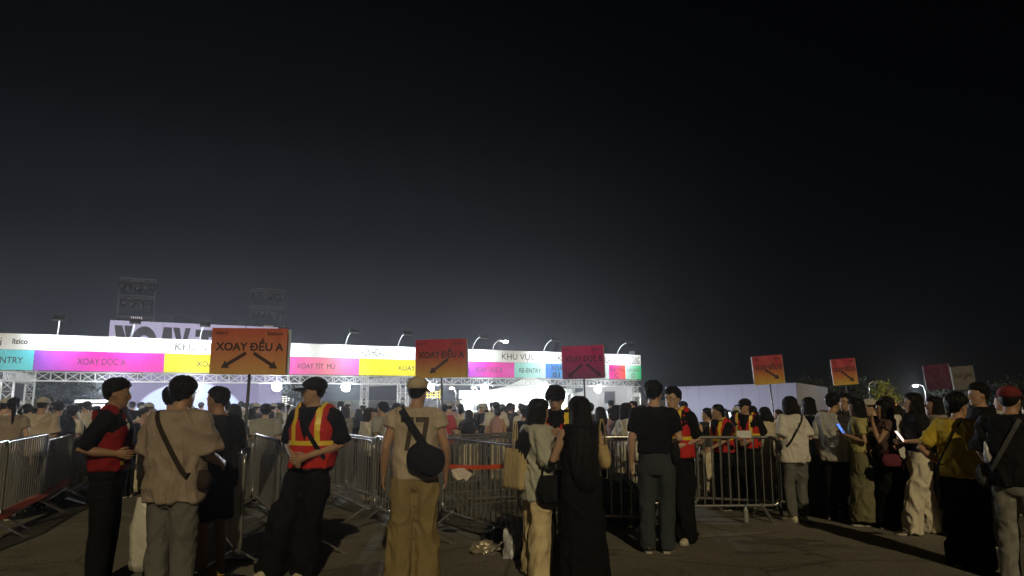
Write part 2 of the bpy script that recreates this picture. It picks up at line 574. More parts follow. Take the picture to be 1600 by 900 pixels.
def bake_people():
    bpy.context.view_layer.update()
    dg = bpy.context.evaluated_depsgraph_get()
    new = []
    for p in PEOPLE:
        for name, B_, vox, m, fold, sm in p.raw:
            o = getattr(p, 'o_' + name)
            new.append((p, o, name, m, fold, bpy.data.meshes.new_from_object(o.evaluated_get(dg), depsgraph=dg)))
    for i, (p, o, name, m, fold, me) in enumerate(new):
        o.modifiers.clear()
        old = o.data
        me.name = name
        me.materials.clear(); me.materials.append(m)
        n = len(me.vertices)
        co = np.empty(n * 3); me.vertices.foreach_get('co', co); co = co.reshape(-1, 3)
        if fold:
            no = np.empty(n * 3); me.vertex_normals.foreach_get('vector', no); no = no.reshape(-1, 3)
            sd = i * 7
            wv = vnoise(co * 5, sd + 3)[:, None] * 1.6
            if name in ('trousers', 'skirt', 'shorts'):
                q = co * np.array([9, 9, 3.2]) + wv
            else:
                q = co * np.array([8, 8, 6.5]) + wv + co[:, [2]] * np.array([2.5, 0, 0])
            a = 1 - np.abs(2 * vnoise(q, sd) - 1)
            b = 1 - np.abs(2 * vnoise(q * 2.1 + 9, sd + 1) - 1)
            d = (a ** 1.8 - .45) * 1.4 + (b ** 1.5 - .5) * .6
            if name in ('trousers', 'skirt', 'shorts'):
                d = d * np.clip((.92 - co[:, 2]) / .18, .0, 1)
            co = co + no * (d * fold)[:, None]
            me.vertices.foreach_set('co', co.ravel())
        me.update()
        me.polygons.foreach_set('use_smooth', [True] * len(me.polygons))
        o.data = me
        bpy.data.meshes.remove(old)
    for p in PEOPLE:
        finish_person(p)

def hair_cap(p, tb_front=.80, tb_side=.53, tb_back=.20, thick=.018, topx=.006, rough=.006, seed=0, nphi=44, ns=16, tufts=0):
    ph = np.linspace(0, 2 * math.pi, nphi, endpoint=False)      # 0 = face
    c = np.cos(ph)
    tb = np.where(c > 0, tb_side + (tb_front - tb_side) * np.clip(c * 1.35, 0, 1) ** .8, tb_side + (tb_back - tb_side) * np.abs(c) ** .7)
    if tufts: tb = tb + .11 * (vnoise(np.stack([np.sin(ph) * 3.2, np.cos(ph) * 3.2, 0 * ph], 1), seed + 7) - .55)
    rings = []
    for i in range(ns):
        s = i / (ns - 1)
        t = tb + (1.0 - tb) * s ** .85
        rx, ry, cy = interp(HEADP, t)
        v = np.stack([rx * np.sin(ph), cy + ry * np.cos(ph), t * HH], 1)
        ctr = np.array([0, -.006, .58 * HH])
        d = v - ctr
        d /= np.linalg.norm(d, axis=1)[:, None]
        q = np.stack([np.sin(ph) * 5, np.cos(ph) * 5, t * 4 + s * 3], 1)
        nz = vnoise(q, seed) - .5 + .7 * (vnoise(q * np.array([3, 3, 1.2]), seed + 1) - .5)
        th = (thick + topx * s + nz * rough * 2.4) * min(1, s * 5) - (.008 if i == 0 else 0)
        rings.append(v + d * th[:, None] if hasattr(th, '__len__') else v + d * th)
    M = MB()
    if tufts:
        # locks lying on the surface, tips lifting a little, so the outline breaks up
        G = np.array(rings)
        rg = np.random.default_rng(seed + 50)
        for _ in range(tufts):
            i0 = int(rg.integers(3, ns)); j0 = int(rg.integers(nphi))
            ln = int(rg.integers(2, 5))
            path = []
            for q_ in range(4):
                fi = max(0, i0 - ln * q_ / 3); ii = int(fi); fr = fi - ii
                jj = (j0 + int(round(q_ * rg.uniform(-.6, .6)))) % nphi
                v = G[ii, jj] * (1 - fr) + G[min(ii + 1, ns - 1), jj] * fr
                d = v - np.array([0, -.006, .58 * HH]); d /= np.linalg.norm(d) + 1e-9
                lift = (.000, .002, .003, .001 + rg.uniform(0, .007))[q_]
                path.append(v + d * lift)
            M.tube(p.hd(path), [.003, .0055, .0045, .0008], 4, cap=False)
    M.loft([p.hd(r) for r in rings[::1]], cap=False)
    n0 = M.n - nphi
    M.F.append(tuple(n0 + j for j in range(nphi)))
    return M

def hair_curtain(p, L, seed=0, wid=1.0, face=112, M=None, fwd=0.0):
    """a fall of hair round the back of the head, down to L below the chin"""
    M = M or MB()
    stat = [(.205, .070, .080, -.008, face * .8), (.17, .088, .104, -.008, face), (.10, .094, .108, -.010, face + 4), (.03, .098, .100, -.014, face + 2), (-.05, .110, .090, -.030, face - 8),
            (-.12, .122, .082, -.055, face - 16), (-.22, .132, .070, -.085, face - 22), (-.36, .130, .060, -.100, face - 25), (-.50, .118, .052, -.105, face - 25), (-.66, .095, .045, -.108, face - 25)]
    zs = np.linspace(.205, -L, 18)
    tab = np.array(stat)[::-1]
    n = 30
    rings = []
    for i, z in enumerate(zs):
        ox, oy, cy, A = [np.interp(z, tab[:, 0], tab[:, k]) for k in range(1, 5)]
        cy -= max(0, p.ease - .016) * 1.25 * min(1, max(0, (-.02 - z) / .12))
        end = i / (len(zs) - 1)
        tap = 1 if end < .85 else 1 - (end - .85) * 2.2
        f = np.linspace(-R(A), R(A), n)
        rid = vnoise(np.stack([f * 7, np.full(n, z * 2.0), np.zeros(n)], 1), seed) - .5 + .6 * (vnoise(np.stack([f * 19, np.full(n, z * 3), np.zeros(n)], 1), seed + 2) - .5)
        r = 1 + rid * .13
        jag = (rid * .05 if i == len(zs) - 1 else 0)
        out = np.stack([ox * wid * tap * r * np.sin(f), cy - oy * tap * r * np.cos(f), z + jag + 0 * f], 1)
        k = .66
        inn = np.stack([ox * wid * tap * k * np.sin(f), cy - oy * tap * k * np.cos(f), z + 0 * f], 1)[::-1]
        rings.append(np.concatenate([out, inn]))
    M.loft([p.hd(r) for r in rings[::-1]])
    # loose strands over the fall
    G = np.array([r[:n] for r in rings])
    rg = np.random.default_rng(seed + 90)
    m_ = len(zs)
    for _ in range(150):
        j = rg.uniform(0, n - 1.01); i0 = int(rg.integers(0, 6)); i1 = int(rg.integers(10, m_))
        drift = rg.uniform(-3, 3); path = []
        ks = np.linspace(i0, i1, 8)
        for q_, kf in enumerate(ks):
            jj = min(max(j + drift * q_ / 7, 0), n - 1.01); a_ = int(jj); b_ = int(kf)
            v = G[b_, a_] * (1 - jj + a_) + G[b_, a_ + 1] * (jj - a_)
            c = np.array([0, -.03, v[2]]); d = v - c; d /= np.linalg.norm(d) + 1e-9
            path.append(v + d * (.003 + .005 * math.sin(q_ * 1.1 + j)) + np.array([0, 0, -.02 * rg.random() if q_ == 7 else 0]))
        M.tube(p.hd(path), [.003] + [.0055] * 6 + [.001], 4, cap=False)
    return M

def cut(me, planes):
    """copy of a mesh kept only on the inner side of planes (co, normal outwards)"""
    bm = bmesh.new(); bm.from_mesh(me)
    for co, no in planes:
        g = bm.verts[:] + bm.edges[:] + bm.faces[:]
        bmesh.ops.bisect_plane(bm, geom=g, plane_co=co, plane_no=no, clear_outer=True)
    return bm

def shell(bm, off, name):
    """thin outer skin of a cut surface"""
    bm.normal_update()
    for v in bm.verts: v.co += v.normal * off
    me = bpy.data.meshes.new(name)
    bm.to_mesh(me); bm.free()
    me.polygons.foreach_set('use_smooth', [True] * len(me.polygons))
    return me

SEED = [0]
def finish_person(p):
    SEED[0] += 1
    sd = SEED[0]
    root = p.root
    k = p.k
    # fingers join the body mesh
    bm = bmesh.new(); bm.from_mesh(p.o_body.data)
    tmp = p.fing.mesh('f')
    bm.from_mesh(tmp)
    bm.to_mesh(p.o_body.data); bm.free(); bpy.data.meshes.remove(tmp)
    p.o_body.data.polygons.foreach_set('use_smooth', [True] * len(p.o_body.data.polygons))
    # face
    for s in (-1, 1):
        e = MB(); e.ell(p.hd([(s * .0305, .0775, .515 * HH)])[0], (.0135, .009, .0065), 10, 6, M=p.Mh[:3, :3])
        eo = e.build('eye', EYEW, p.o_body, True)
        e = MB(); e.ell(p.hd([(s * .0305, .0835, .515 * HH)])[0], (.0062, .0045, .0062), 8, 6, M=p.Mh[:3, :3])
        e.build('iris', EYED, p.o_body, True)
        e = MB(); e.ell(p.hd([(s * .033, .0855, .605 * HH)])[0], (.019, .006, .0035), 8, 5, M=p.Mh[:3, :3] @ np.array(Matrix.Rotation(R(s * 8), 3, 'Y')))
        e.build('eyebrow', HAIR, p.o_body, True)
    e = MB()
    e.ell(p.hd([(0, .0865, .205 * HH)])[0], (.021, .009, .0058), 10, 6, M=p.Mh[:3, :3])
    e.build('mouth', LIP, p.o_body, True)
    if p.glasses:
        g = MB()
        for s in (-1, 1):
            a = np.linspace(0, 2 * math.pi, 16)
            g.tube(p.hd(np.stack([s * .033 + .024 * np.cos(a), np.full(16, .097), .51 * HH + .019 * np.sin(a)], 1)), .0022, 6)
            g.tube(p.hd([(s * .057, .096, .53 * HH), (s * .078, .05, .53 * HH), (s * .082, -.015, .52 * HH)]), .002, 6)
        g.tube(p.hd([(-.009, .098, .53 * HH), (.009, .098, .53 * HH)]), .002, 6)
        g.build('glasses', BLACKP, root, True)
    # hair
    hm = p.hairmat or HAIR
    h = p.hair
    if h == 'short':
        M = hair_cap(p, .76, .50, .22, .013, .011, .005, sd, tufts=420)
    elif h == 'crop':
        M = hair_cap(p, .82, .56, .26, .009, .007, .003, sd, tufts=260)
    elif h == 'fringe':
        M = hair_cap(p, .64, .46, .18, .019, .010, .006, sd, tufts=480)
    elif h == 'pony':
        M = hair_cap(p, .80, .50, .22, .012, .004, .003, sd)
        a = [(0, -.095, .62 * HH), (0, -.135, .60 * HH), (0.004, -.15, .40 * HH), (.008, -.145, .05 * HH), (.006, -.14, -.08), (0, -.135, -.17)]
        M.tube(p.hd(a), [.018, .03, .034, .03, .022, .006], 12, flat=.8)
    elif h == 'bun':
        M = hair_cap(p, .80, .50, .22, .012, .004, .003, sd)
        M.ell(p.hd([(0, -.095, .86 * HH)])[0], (.045, .042, .04), 12, 8)
    else:
        L = {'bob': .05, 'shoulder': .16, 'long': .36, 'verylong': .60}[h]
        M = hair_cap(p, .78, .40, .15, .014, .008, .003, sd, tufts=260)
        hair_curtain(p, L, sd, 1.0 if h != 'bob' else 1.04, 112, M)
    if p.cap and h in ('short', 'crop'):
        M = hair_cap(p, .60, .50, .20, .010, .0, .003, sd)
    M.build('hair', hm, root, True)
    if p.cap:
        cm = p.cap
        M = hair_cap(p, .66, .62, .56, .019, .004, .0015, sd)
        co = M.build('cap', cm, root, True)
        br = MB()
        rings = []
        for j in range(9):
            a = R(-62 + 124 * j / 8)
            edge = []
            for r, dz in ((.088, .004), (.120, .0), (.150, -.006), (.172, -.014)):
                fr = math.cos(a * .75)
                y = (.0 + .098 * math.cos(a)) + (r - .088) * fr * 1.1
                x = .094 * math.sin(a) * (1 + (r - .088) * 1.2)
                edge.append((x, y, .665 * HH + dz - .02 * abs(math.sin(a)) ** 2 * (r - .088) / .08))
            e2 = [(x, y, z - .006) for x, y, z in edge[::-1]]
            rings.append(p.hd(edge + e2))
        br.loft(rings)
        br.build('brim', cm, co, True)
    # shoes
    if p.shoe:
        for i, (fx, fy) in enumerate(p.feet):
            s = -1 if i == 0 else 1
            Mz = np.array(Matrix.Rotation(R(-s * 9), 3, 'Z'))
            def ringset(tab_):
                out = []
                for y, w, hh, z0 in tab_:
                    a = np.linspace(0, math.pi, 9)
                    v = np.stack([w * np.cos(a), np.full(9, y), z0 + (hh - z0) * np.sin(a) ** .6], 1)
                    out.append(v @ Mz.T + np.array([fx, fy, 0]))
                return out
            M = MB()
            M.loft(ringset([(-.085, .018, .055, .016), (-.075, .032, .085, .016), (-.03, .037, .092, .016), (.03, .038, .085, .016), (.08, .044, .066, .016), (.13, .047, .054, .016), (.165, .038, .044, .016), (.182, .016, .03, .016)]))
            so_ = M.build('shoe', p.shoe, root, True)
            M = MB()
            M.loft([(np.array([(-w, y, .002), (w, y, .002), (w * 1.04, y, .024), (-w * 1.04, y, .024)]) @ Mz.T + np.array([fx, fy, 0])) for y, w in ((-.09, .02), (-.075, .034), (-.03, .039), (.03, .041), (.08, .047), (.13, .05), (.168, .041), (.188, .018))])
            M.build('sole', SOLE, so_)
    # vest: open V at the neck, bands of reflective tape
    if p.vest:
        o = p.o_vest
        bm = bmesh.new(); bm.from_mesh(o.data)
        zv, kx = 1.16, .34
        L = Matrix(p.Mlean.tolist())
        org = L @ Vector((0, 0, zv))
        rot = L.to_3x3()
        pl = []
        for s in (-1, 1):
            nrm = rot @ Vector((s, 0, -kx)).normalized()
            pl.append(nrm)
            bmesh.ops.bisect_plane(bm, geom=bm.verts[:] + bm.edges[:] + bm.faces[:], plane_co=org, plane_no=nrm)
        inv = L.inverted()
        bad = []
        for f in bm.faces:
            q = inv @ f.calc_center_median()
            if q.z > 1.425 and abs(q.x) < .075: bad.append(f); continue
            if q.y > -.01 and q.z > zv and abs(q.x) < (q.z - zv) * kx: bad.append(f)
        bmesh.ops.delete(bm, geom=bad, context='FACES')
        bm.to_mesh(o.data); bm.free()
        def band(pls, nm, mt, off=.004):
            b = cut(o.data, [(L @ Vector(c), rot @ Vector(n)) for c, n in pls])
            if len(b.faces): link(nm, shell(b, off, nm), mt, o)
            else: b.free()
        for s in (-1, 1) if p.vest != 'bib' else ():
            xa, xb = sorted((s * .088, s * .134))
            band([((xa, 0, 0), (-1, 0, 0)), ((xb, 0, 0), (1, 0, 0)), ((0, 0, 1.135), (0, 0, -1))], 'reflective_stripe', YELLOW)
        if p.vest != 'bib':
            band([((0, 0, 1.125), (0, 0, -1)), ((0, 0, 1.165), (0, 0, 1))], 'reflective_band', YELLOW)
        else:
            band([((0, 0, 1.0), (0, 0, -1)), ((0, 0, 1.035), (0, 0, 1)), ((.10, 0, 0), (-1, 0, 0)), ((.15, 0, 0), (1, 0, 0)), ((0, .0, 0), (0, -1, 0))], 'reflective_patch', YELLOW)
            band([((0, 0, 1.28), (0, 0, -1)), ((0, 0, 1.38), (0, 0, 1)), ((.03, 0, 0), (-1, 0, 0)), ((.09, 0, 0), (1, 0, 0)), ((0, .0, 0), (0, -1, 0))], 'printed_patch', WHITE)
    root.scale = (k, k, k)

SOLE = mat('rubber_sole', (0.45, 0.43, 0.38), 0.7, 0, .1, 20)
VESTRED = cloth((0.56, 0.032, 0.028), 'vest_red')
VESTDARK = cloth((0.22, 0.012, 0.014), 'vest_dark_red')
YELLOW = mat('reflective_yellow', (0.85, 0.62, 0.05), 0.4, 0, .06, 20)

def strap_on(p, side, z_hip, width, m, bag=None, x_hip=.17, ez=.032, x_sh=.11, name='shoulder_bag', label=None, cat='bag', bagsize=(.12, .07, .10), hang=0.0, back=None, tilt=0.0):
    """cross-body strap over one shoulder to the other hip, with its bag: a thing of its own"""
    r = empty(name, p.root.location, p.root.rotation_euler.z, label, cat)
    r.scale = (p.k,) * 3
    pts, nrm = [], []
    prof = p.prof
    chest = interp(prof, 1.28)
    def at(t, fb):
        z = z_hip + (1.455 - z_hip) * t
        x = side * (x_sh * t - x_hip * (1 - t))
        rx, ry, cy = interp(prof, z)
        if z < 1.28: rx, ry = max(rx, chest[0] - .004), max(ry, chest[1] - .004)
        rx += ez; ry += ez
        y = ry * max(0.02, 1 - min(1, abs(x) / rx) ** 2.4) ** (1 / 2.4)
        v = Vector((x, cy + fb * y, z))
        return v, Vector((x / rx ** 2 * .5, fb * y / ry ** 2, .0 if t < .9 else (t - .9) * 60)).normalized()
    for t in np.linspace(0, 1, 16):
        v, n = at(t, -1); pts.append(v); nrm.append(n)
    for t in np.linspace(1, 0, 16)[1:]:
        v, n = at(t, 1); pts.append(v); nrm.append(n)
    M = MB()
    rings = []
    N = len(pts)
    for i in range(N):
        t = (pts[(i + 1) % N] - pts[i - 1]).normalized()
        n = (nrm[i] - t * nrm[i].dot(t)).normalized()
        b = t.cross(n)
        rings.append(np.array(p.up(np.array([pts[i] + b * width / 2, pts[i] + b * width / 2 + n * .006, pts[i] - b * width / 2 + n * .006, pts[i] - b * width / 2]))))
    rings.append(rings[0])
    M.loft(rings, cap=False)
    M.build('strap', m, r)
    if bag is not None:
        B = MB()
        bx, by, bz = bagsize
        c = np.array(back) if back is not None else np.array(pts[0] * .5 + pts[-1] * .5) + np.array([-side * (by * .4), 0, -bz * .6 - hang])
        rings = []
        for i in range(9):
            f = i / 8
            wv = math.sin(math.pi * (.12 + .76 * f)) ** .5
            a = np.linspace(0, 2 * math.pi, 20, endpoint=False)
            ca, sa = np.cos(a), np.sin(a)
            rings.append(np.stack([bx * wv * np.sign(ca) * abs(ca) ** .6, by * wv * np.sign(sa) * abs(sa) ** .8, np.full(20, bz * (2 * f - 1))], 1) @ np.array(Matrix.Rotation(tilt, 3, 'Y')).T + c)
        B.loft([p.up(q) for q in rings])
        B.build('bag_body', bag, r, True)
    return r

# ------------------------------------------------------------------ colours of cloth
BLK = cloth((.007, .007, .008)); BLK2 = cloth((.014, .014, .017)); CHAR = cloth((.05, .05, .055)); GREY = cloth((.14, .14, .135)); LGREY = cloth((.34, .34, .33))
WHT = cloth((.66, .63, .58)); CREAM = cloth((.60, .53, .40)); TAN = cloth((.33, .268, .225)); KHAKI = cloth((.26, .20, .095)); BEIGE = cloth((.50, .42, .34))
JEAN = cloth((.042, .050, .058)); YEL = cloth((.55, .40, .05)); PINK = cloth((.50, .30, .30)); NAVY = cloth((.022, .026, .05)); OLIVE = cloth((.17, .16, .09)); MAROON = cloth((.16, .025, .03))
BLUEG = cloth((.20, .24, .27)); DGREEN = cloth((.05, .07, .05)); RED = cloth((.45, .04, .035))
SH_W = mat('shoe_white', (.62, .56, .42), .6, 0, .1, 20); SH_B = mat('shoe_black', (.015, .015, .016), .5, 0, .2, 20)

# ================================================================== ground
gm, n, b = nodemat('asphalt')
t = n.nodes.new('ShaderNodeTexCoord')
def nz(scale, detail=5, rough=.6, dist=0.0):
    q = n.nodes.new('ShaderNodeTexNoise')
    q.inputs['Scale'].default_value = scale; q.inputs['Detail'].default_value = detail; q.inputs['Roughness'].default_value = rough; q.inputs['Distortion'].default_value = dist
    n.links.new(t.outputs['Object'], q.inputs['Vector'])
    return q
def rmp(src, stops):
    q = n.nodes.new('ShaderNodeValToRGB')
    for i, (p_, c) in enumerate(stops):
        e = q.color_ramp.elements[i] if i < 2 else q.color_ramp.elements.new(p_)
        e.position = p_; e.color = (*c, 1) if len(c) == 3 else c
    n.links.new(src, q.inputs[0])
    return q
def mixc(a, b_, f, mode='MIX'):
    q = n.nodes.new('ShaderNodeMix'); q.data_type = 'RGBA'; q.blend_type = mode
    for s_, v in (('A', a), ('B', b_), ('Factor', f)):
        if hasattr(v, 'links'): n.links.new(v, q.inputs[s_])
        else: q.inputs[s_].default_value = v
    return q.outputs['Result']
big = rmp(nz(.35, 6, .62, .4).outputs['Fac'], [(.34, (.165, .155, .135)), (.66, (.26, .245, .215))])
grain = rmp(nz(42, 3, .7).outputs['Fac'], [(.3, (.62, .62, .62)), (.72, (1.25, 1.25, 1.25))])
stain = rmp(nz(1.3, 6, .65, 1.2).outputs['Fac'], [(.56, (1, 1, 1)), (.66, (.55, .54, .52))])
agg = rmp(nz(160, 2, .6).outputs['Fac'], [(.42, (.75, .75, .75)), (.64, (1.35, 1.35, 1.3))])
c1 = mixc(big.outputs[0], grain.outputs[0], 1.0, 'MULTIPLY')
c1 = mixc(c1, stain.outputs[0], 1.0, 'MULTIPLY')
c1 = mixc(c1, agg.outputs[0], .8, 'MULTIPLY')
vo = n.nodes.new('ShaderNodeTexVoronoi'); vo.feature = 'DISTANCE_TO_EDGE'; vo.inputs['Scale'].default_value = .42
wm = n.nodes.new('ShaderNodeMix'); wm.data_type = 'VECTOR'; wm.inputs['Factor'].default_value = .12
n.links.new(t.outputs['Object'], wm.inputs['A']); n.links.new(nz(1.7, 5, .7).outputs['Color'], wm.inputs['B']); n.links.new(wm.outputs['Result'], vo.inputs['Vector'])
ck = rmp(vo.outputs['Distance'], [(.0, (.45, .44, .42)), (.012, (1, 1, 1))])
c1 = mixc(c1, ck.outputs[0], .8, 'MULTIPLY')
spots = rmp(nz(9, 3, .5, .3).outputs['Fac'], [(.62, (1, 1, 1)), (.70, (.62, .61, .58))])
c1 = mixc(c1, spots.outputs[0], .8, 'MULTIPLY')
n.links.new(c1, b.inputs['Base Color'])
b.inputs['Roughness'].default_value = .82
b.inputs['Specular IOR Level'].default_value = .3
bp = n.nodes.new('ShaderNodeBump'); bp.inputs['Strength'].default_value = .6; bp.inputs['Distance'].default_value = .012
n.links.new(nz(70, 4, .7).outputs['Fac'], bp.inputs['Height']); n.links.new(bp.outputs[0], b.inputs['Normal'])
M = MB()
ys = [-40, 0, 8.0] + list(np.linspace(8.5, 14.5, 25)) + [15, 40, 640]
M.loft([np.array([(-500, y, gz(y)), (500, y, gz(y))]) for y in ys[::-1]], cap=False, closed=False)
tag(M.build('ground', gm, None, True), kind='structure')
# worn paint and dark patches lying on the ground
def blot(name, label, cx, cy, rx, ry, rot, m, z, seed, kind='structure'):
    a = np.linspace(0, 2 * math.pi, 40, endpoint=False)
    r = .45 + 1.0 * vnoise(np.stack([np.cos(a) * 4.5 + seed, np.sin(a) * 4.5, 0 * a], 1), seed)
    x, y = rx * r * np.cos(a), ry * r * np.sin(a)
    c, s = math.cos(rot), math.sin(rot)
    M = MB(); M.add(np.stack([cx + x * c - y * s, cy + x * s + y * c, np.array([z + gz(q_) for q_ in cy + x * s + y * c])], 1), [tuple(range(40))])
    return tag(M.build(name, m), kind=kind)
PATCH = mat('tar_patch', (.11, .10, .088), .8, 0, .5, 9)
WORN = mat('worn_paint', (.24, .22, .18), .8, 0, .35, 7)
blot('ground_stain', '', 3.0, 8.35, .42, .16, .2, PATCH, .004, 2)
blot('ground_stain', '', 2.6, 7.8, .22, .09, .1, PATCH, .004, 5)
blot('ground_stain', '', -1.4, 7.0, .5, .22, .6, PATCH, .004, 9)
blot('worn_paint_line', '', 2.55, 8.75, .75, .07, .28, WORN, .004, 4)
blot('worn_paint_line', '', 1.0, 8.1, .5, .06, -.75, WORN, .004, 8)

# ================================================================== crowd barriers
GA = math.atan2(.464, .886)
AX = Vector((.886, .464, 0)).normalized()        # along the gate
NX = Vector((-.464, .886, 0)).normalized()       # away through the gate
BL, BH = 2.1, 1.1
def barrier_meshes():
    f = MB()
    cr_, z0, z1, hx = .11, .19, BH, BL / 2
    path = []
    for cx, cz, a0 in ((hx - cr_, z1 - cr_, 0), (-hx + cr_, z1 - cr_, 90), (-hx + cr_, z0 + cr_, 180), (hx - cr_, z0 + cr_, 270)):
        for q in np.linspace(0, 90, 6):
            a = R(a0 + q)
            path.append((cx + cr_ * math.cos(a), 0, cz + cr_ * math.sin(a)))
    path.append(path[0]); path.append(path[1])
    f.tube(path, .0195, 10, cap=False, up=(0, 1, 0))
    fr = f.mesh('frame')
    q = MB(); q.tube([(0, 0, z0), (0, 0, z1)], .0085, 8, cap=False); bar = q.mesh('bar')
    ft = MB()
    ft.bar((0, 0, .20), (0, .30, .015), .045, .012); ft.bar((0, 0, .20), (0, -.30, .015), .045, .012); ft.tube([(0, 0, .165), (0, 0, .215)], .03, 8)
    ft.box((0, .315, .008), (.06, .07, .012)); ft.box((0, -.315, .008), (.06, .07, .012))
    foot = ft.mesh('foot', False)
    hk = MB(); hk.tube([(hx, 0, .80), (hx + .035, 0, .80), (hx + .035, 0, .76)], .007, 6)
    hook = hk.mesh('hook')
    al = MB()
    for i in range(17):
        x = -hx + .105 + i * (BL - .21) / 16
        al.tube([(x, 0, z0), (x, 0, z1)], .0085, 6, cap=False)
    bars = al.mesh('bars')
    return fr, bar, foot, hook, bars
FR, BARM, FOOT, HOOK, BARS = barrier_meshes()
NB = [0]
def barrier(c, ang, label, group, near=True, tilt=0.0):
    r = empty('crowd_barrier', (c[0], c[1], gz(c[1])), ang, label, 'barrier', group)
    r.rotation_euler.x = tilt
    link('frame', FR, None, r)
    if not FR.materials:
        for m in (FR, BARM, FOOT, HOOK, BARS): m.materials.append(STEEL)
    if near:
        for i in range(17):
            o = link('bar', BARM, None, r)
            o.location = (-BL / 2 + .105 + i * (BL - .21) / 16, 0, 0)
    else:
        tag(link('bars', BARS, None, r), kind='stuff')
    for s in (-1, 1):
        o = link('foot', FOOT, None, r); o.location = (s * .78, 0, 0)
        o.rotation_euler.z = s * .1
    link('hook', HOOK, None, r)
    link('hook', HOOK, None, r).location.z = -.38
    return r
LANEDIR = math.atan2(.875, -.484)
LD = Vector((math.cos(LANEDIR), math.sin(LANEDIR), 0))
SEGS = []
ORD = ('nearest', 'second', 'third', 'fourth', 'fifth', 'sixth')
def lane(start, count, what, near_n=2, LD=LD):
    LANEDIR = math.atan2(LD.y, LD.x)
    for i in range(count):
        a = Vector((*start, 0)) + LD * (i * (BL + .06))
        c = a + LD * BL / 2
        SEGS.append((a, a + LD * BL))
        barrier(c, LANEDIR + random.uniform(-.025, .025), f'{ORD[i]} barrier of the row {what}', 'steel crowd barriers of the queue lanes', i < near_n)
LDA = Vector((-.38, .925, 0)).normalized()
A0 = Vector((-5.25, 6.75, 0))
lane((-5.25, 6.75), 5, 'along the picture edge with orange tape at its foot', 3, LDA)
def left_of_a(x, y): return x < A0.x + (y - A0.y) * LDA.x / LDA.y - .38
lane((-2.47, 6.75), 5, 'that starts beside the dark shirted man in shorts')
lane((-1.9, 7.4), 5, 'that starts behind the staff member in black cap')
lane((-.82, 7.9), 5, 'that starts behind the man with number 77')
lane((.15, 7.55), 5, 'that starts behind the woman in pale cardigan')
# rows across the lanes further off
def cross(px, d, ang, what, near=False):
    c = (X(px, d, .6), d)
    v = Vector((math.cos(ang), math.sin(ang), 0))
    SEGS.append((Vector((*c, 0)) - v, Vector((*c, 0)) + v))
    barrier(c, ang, what, 'steel crowd barriers set across the lanes', near)
cross(752, 12.6, .42, 'steel crowd barrier across the lane before the white tents, at its near end')
cross(865, 13.4, .40, 'steel crowd barrier across the lane, hidden behind the vested staff with papers')
cross(790, 11.3, .30, 'steel crowd barrier just behind the row with orange tape')
cross(722, 14.4, .38, 'steel crowd barrier at the back of the middle lanes, left one')
cross(806, 15.0, .44, 'steel crowd barrier at the back of the middle lanes, right one')
cross(762, 10.3, .55, 'steel crowd barrier slanting behind the row with torn paper')
cross(560, 12.4, .46, 'steel crowd barrier across the lanes left of the 77 jersey')
cross(960, 11.7, .10, 'steel crowd barrier behind the beige shoulder bag')
cross(975, 10.3, .02, 'steel crowd barrier left of the man in black tee', True)
cross(940, 9.0, -.28, 'steel crowd barrier between the black dress and the man in jeans', True)
cross(1128, 11.0, -.34, 'steel crowd barrier that the leaning staff member rests on', True)
cross(1100, 9.95, .07, 'long steel crowd barrier nearest the white tee with black strap', True)

# ================================================================== the check-in gate
G0 = Vector((-20.0, 27.75, 0))
def on_gate(px, py, v=0.0):
    """position along the gate and height where the view through a pixel meets the gate's plane (v metres behind its front)"""
    d = ray(px, py)
    o = Vector((0, 0, CAM_H))
    q = G0 + NX * v
    t_ = (q - o).dot(NX) / d.dot(NX)
    h = o + d * t_
    return (h - q).dot(AX), h.z
ZT, ZM, ZB, TD = 4.34, 3.70, 2.90, .36
gate = empty('check_in_gate', G0, GA, 'long white truss check-in gate with coloured banner row under white lettering', 'gate')
S0 = on_gate(0, 560)[0] - 5
S1 = on_gate(1001, 575)[0]

def box_truss(M, a, b, w, nseg, r=.022):
    a, b = Vector(a), Vector(b)
    t_ = (b - a).normalized()
    upv = Vector((0, 0, 1)) if abs(t_.z) < .9 else Vector((0, 1, 0))
    u = t_.cross(upv).normalized(); v = u.cross(t_)
    cs = [(u * i + v * j) * w / 2 for i, j in ((-1, -1), (1, -1), (1, 1), (-1, 1))]
    for c in cs: M.tube([a + c, b + c], r, 7)
    for i in range(nseg):
        p0, p1 = a.lerp(b, i / nseg), a.lerp(b, (i + 1) / nseg)
        for k_ in range(4):
            c0, c1 = cs[k_], cs[(k_ + 1) % 4]
            if i % 2: c0, c1 = c1, c0
            M.tube([p0 + c0, p1 + c1], r * .6, 5, cap=False)
            M.tube([p0 + cs[k_], p0 + cs[(k_ + 1) % 4]], r * .6, 5, cap=False)
def truss_part(a, b, name, parent=gate, w=TD, seg=.5, m=None, r=.024):
    M = MB()
    L_ = (Vector(b) - Vector(a)).length
    box_truss(M, a, b, w, max(2, round(L_ / seg)), r)
    return M.build(name, m or ALU, parent)
VD = 7.0
yb = TD / 2 + .03
for a_ in np.linspace(S0, S1, 6)[:-1]:
    truss_part((a_, yb, ZB - .22), (a_ + (S1 - S0) / 5, yb, ZB - .22), 'truss_beam')
    truss_part((a_, yb, ZT - .25), (a_ + (S1 - S0) / 5, yb, ZT - .25), 'truss_beam', seg=1.0)
    truss_part((a_, VD, ZT - .5), (a_ + (S1 - S0) / 5, VD, ZT - .5), 'truss_beam', seg=.9)
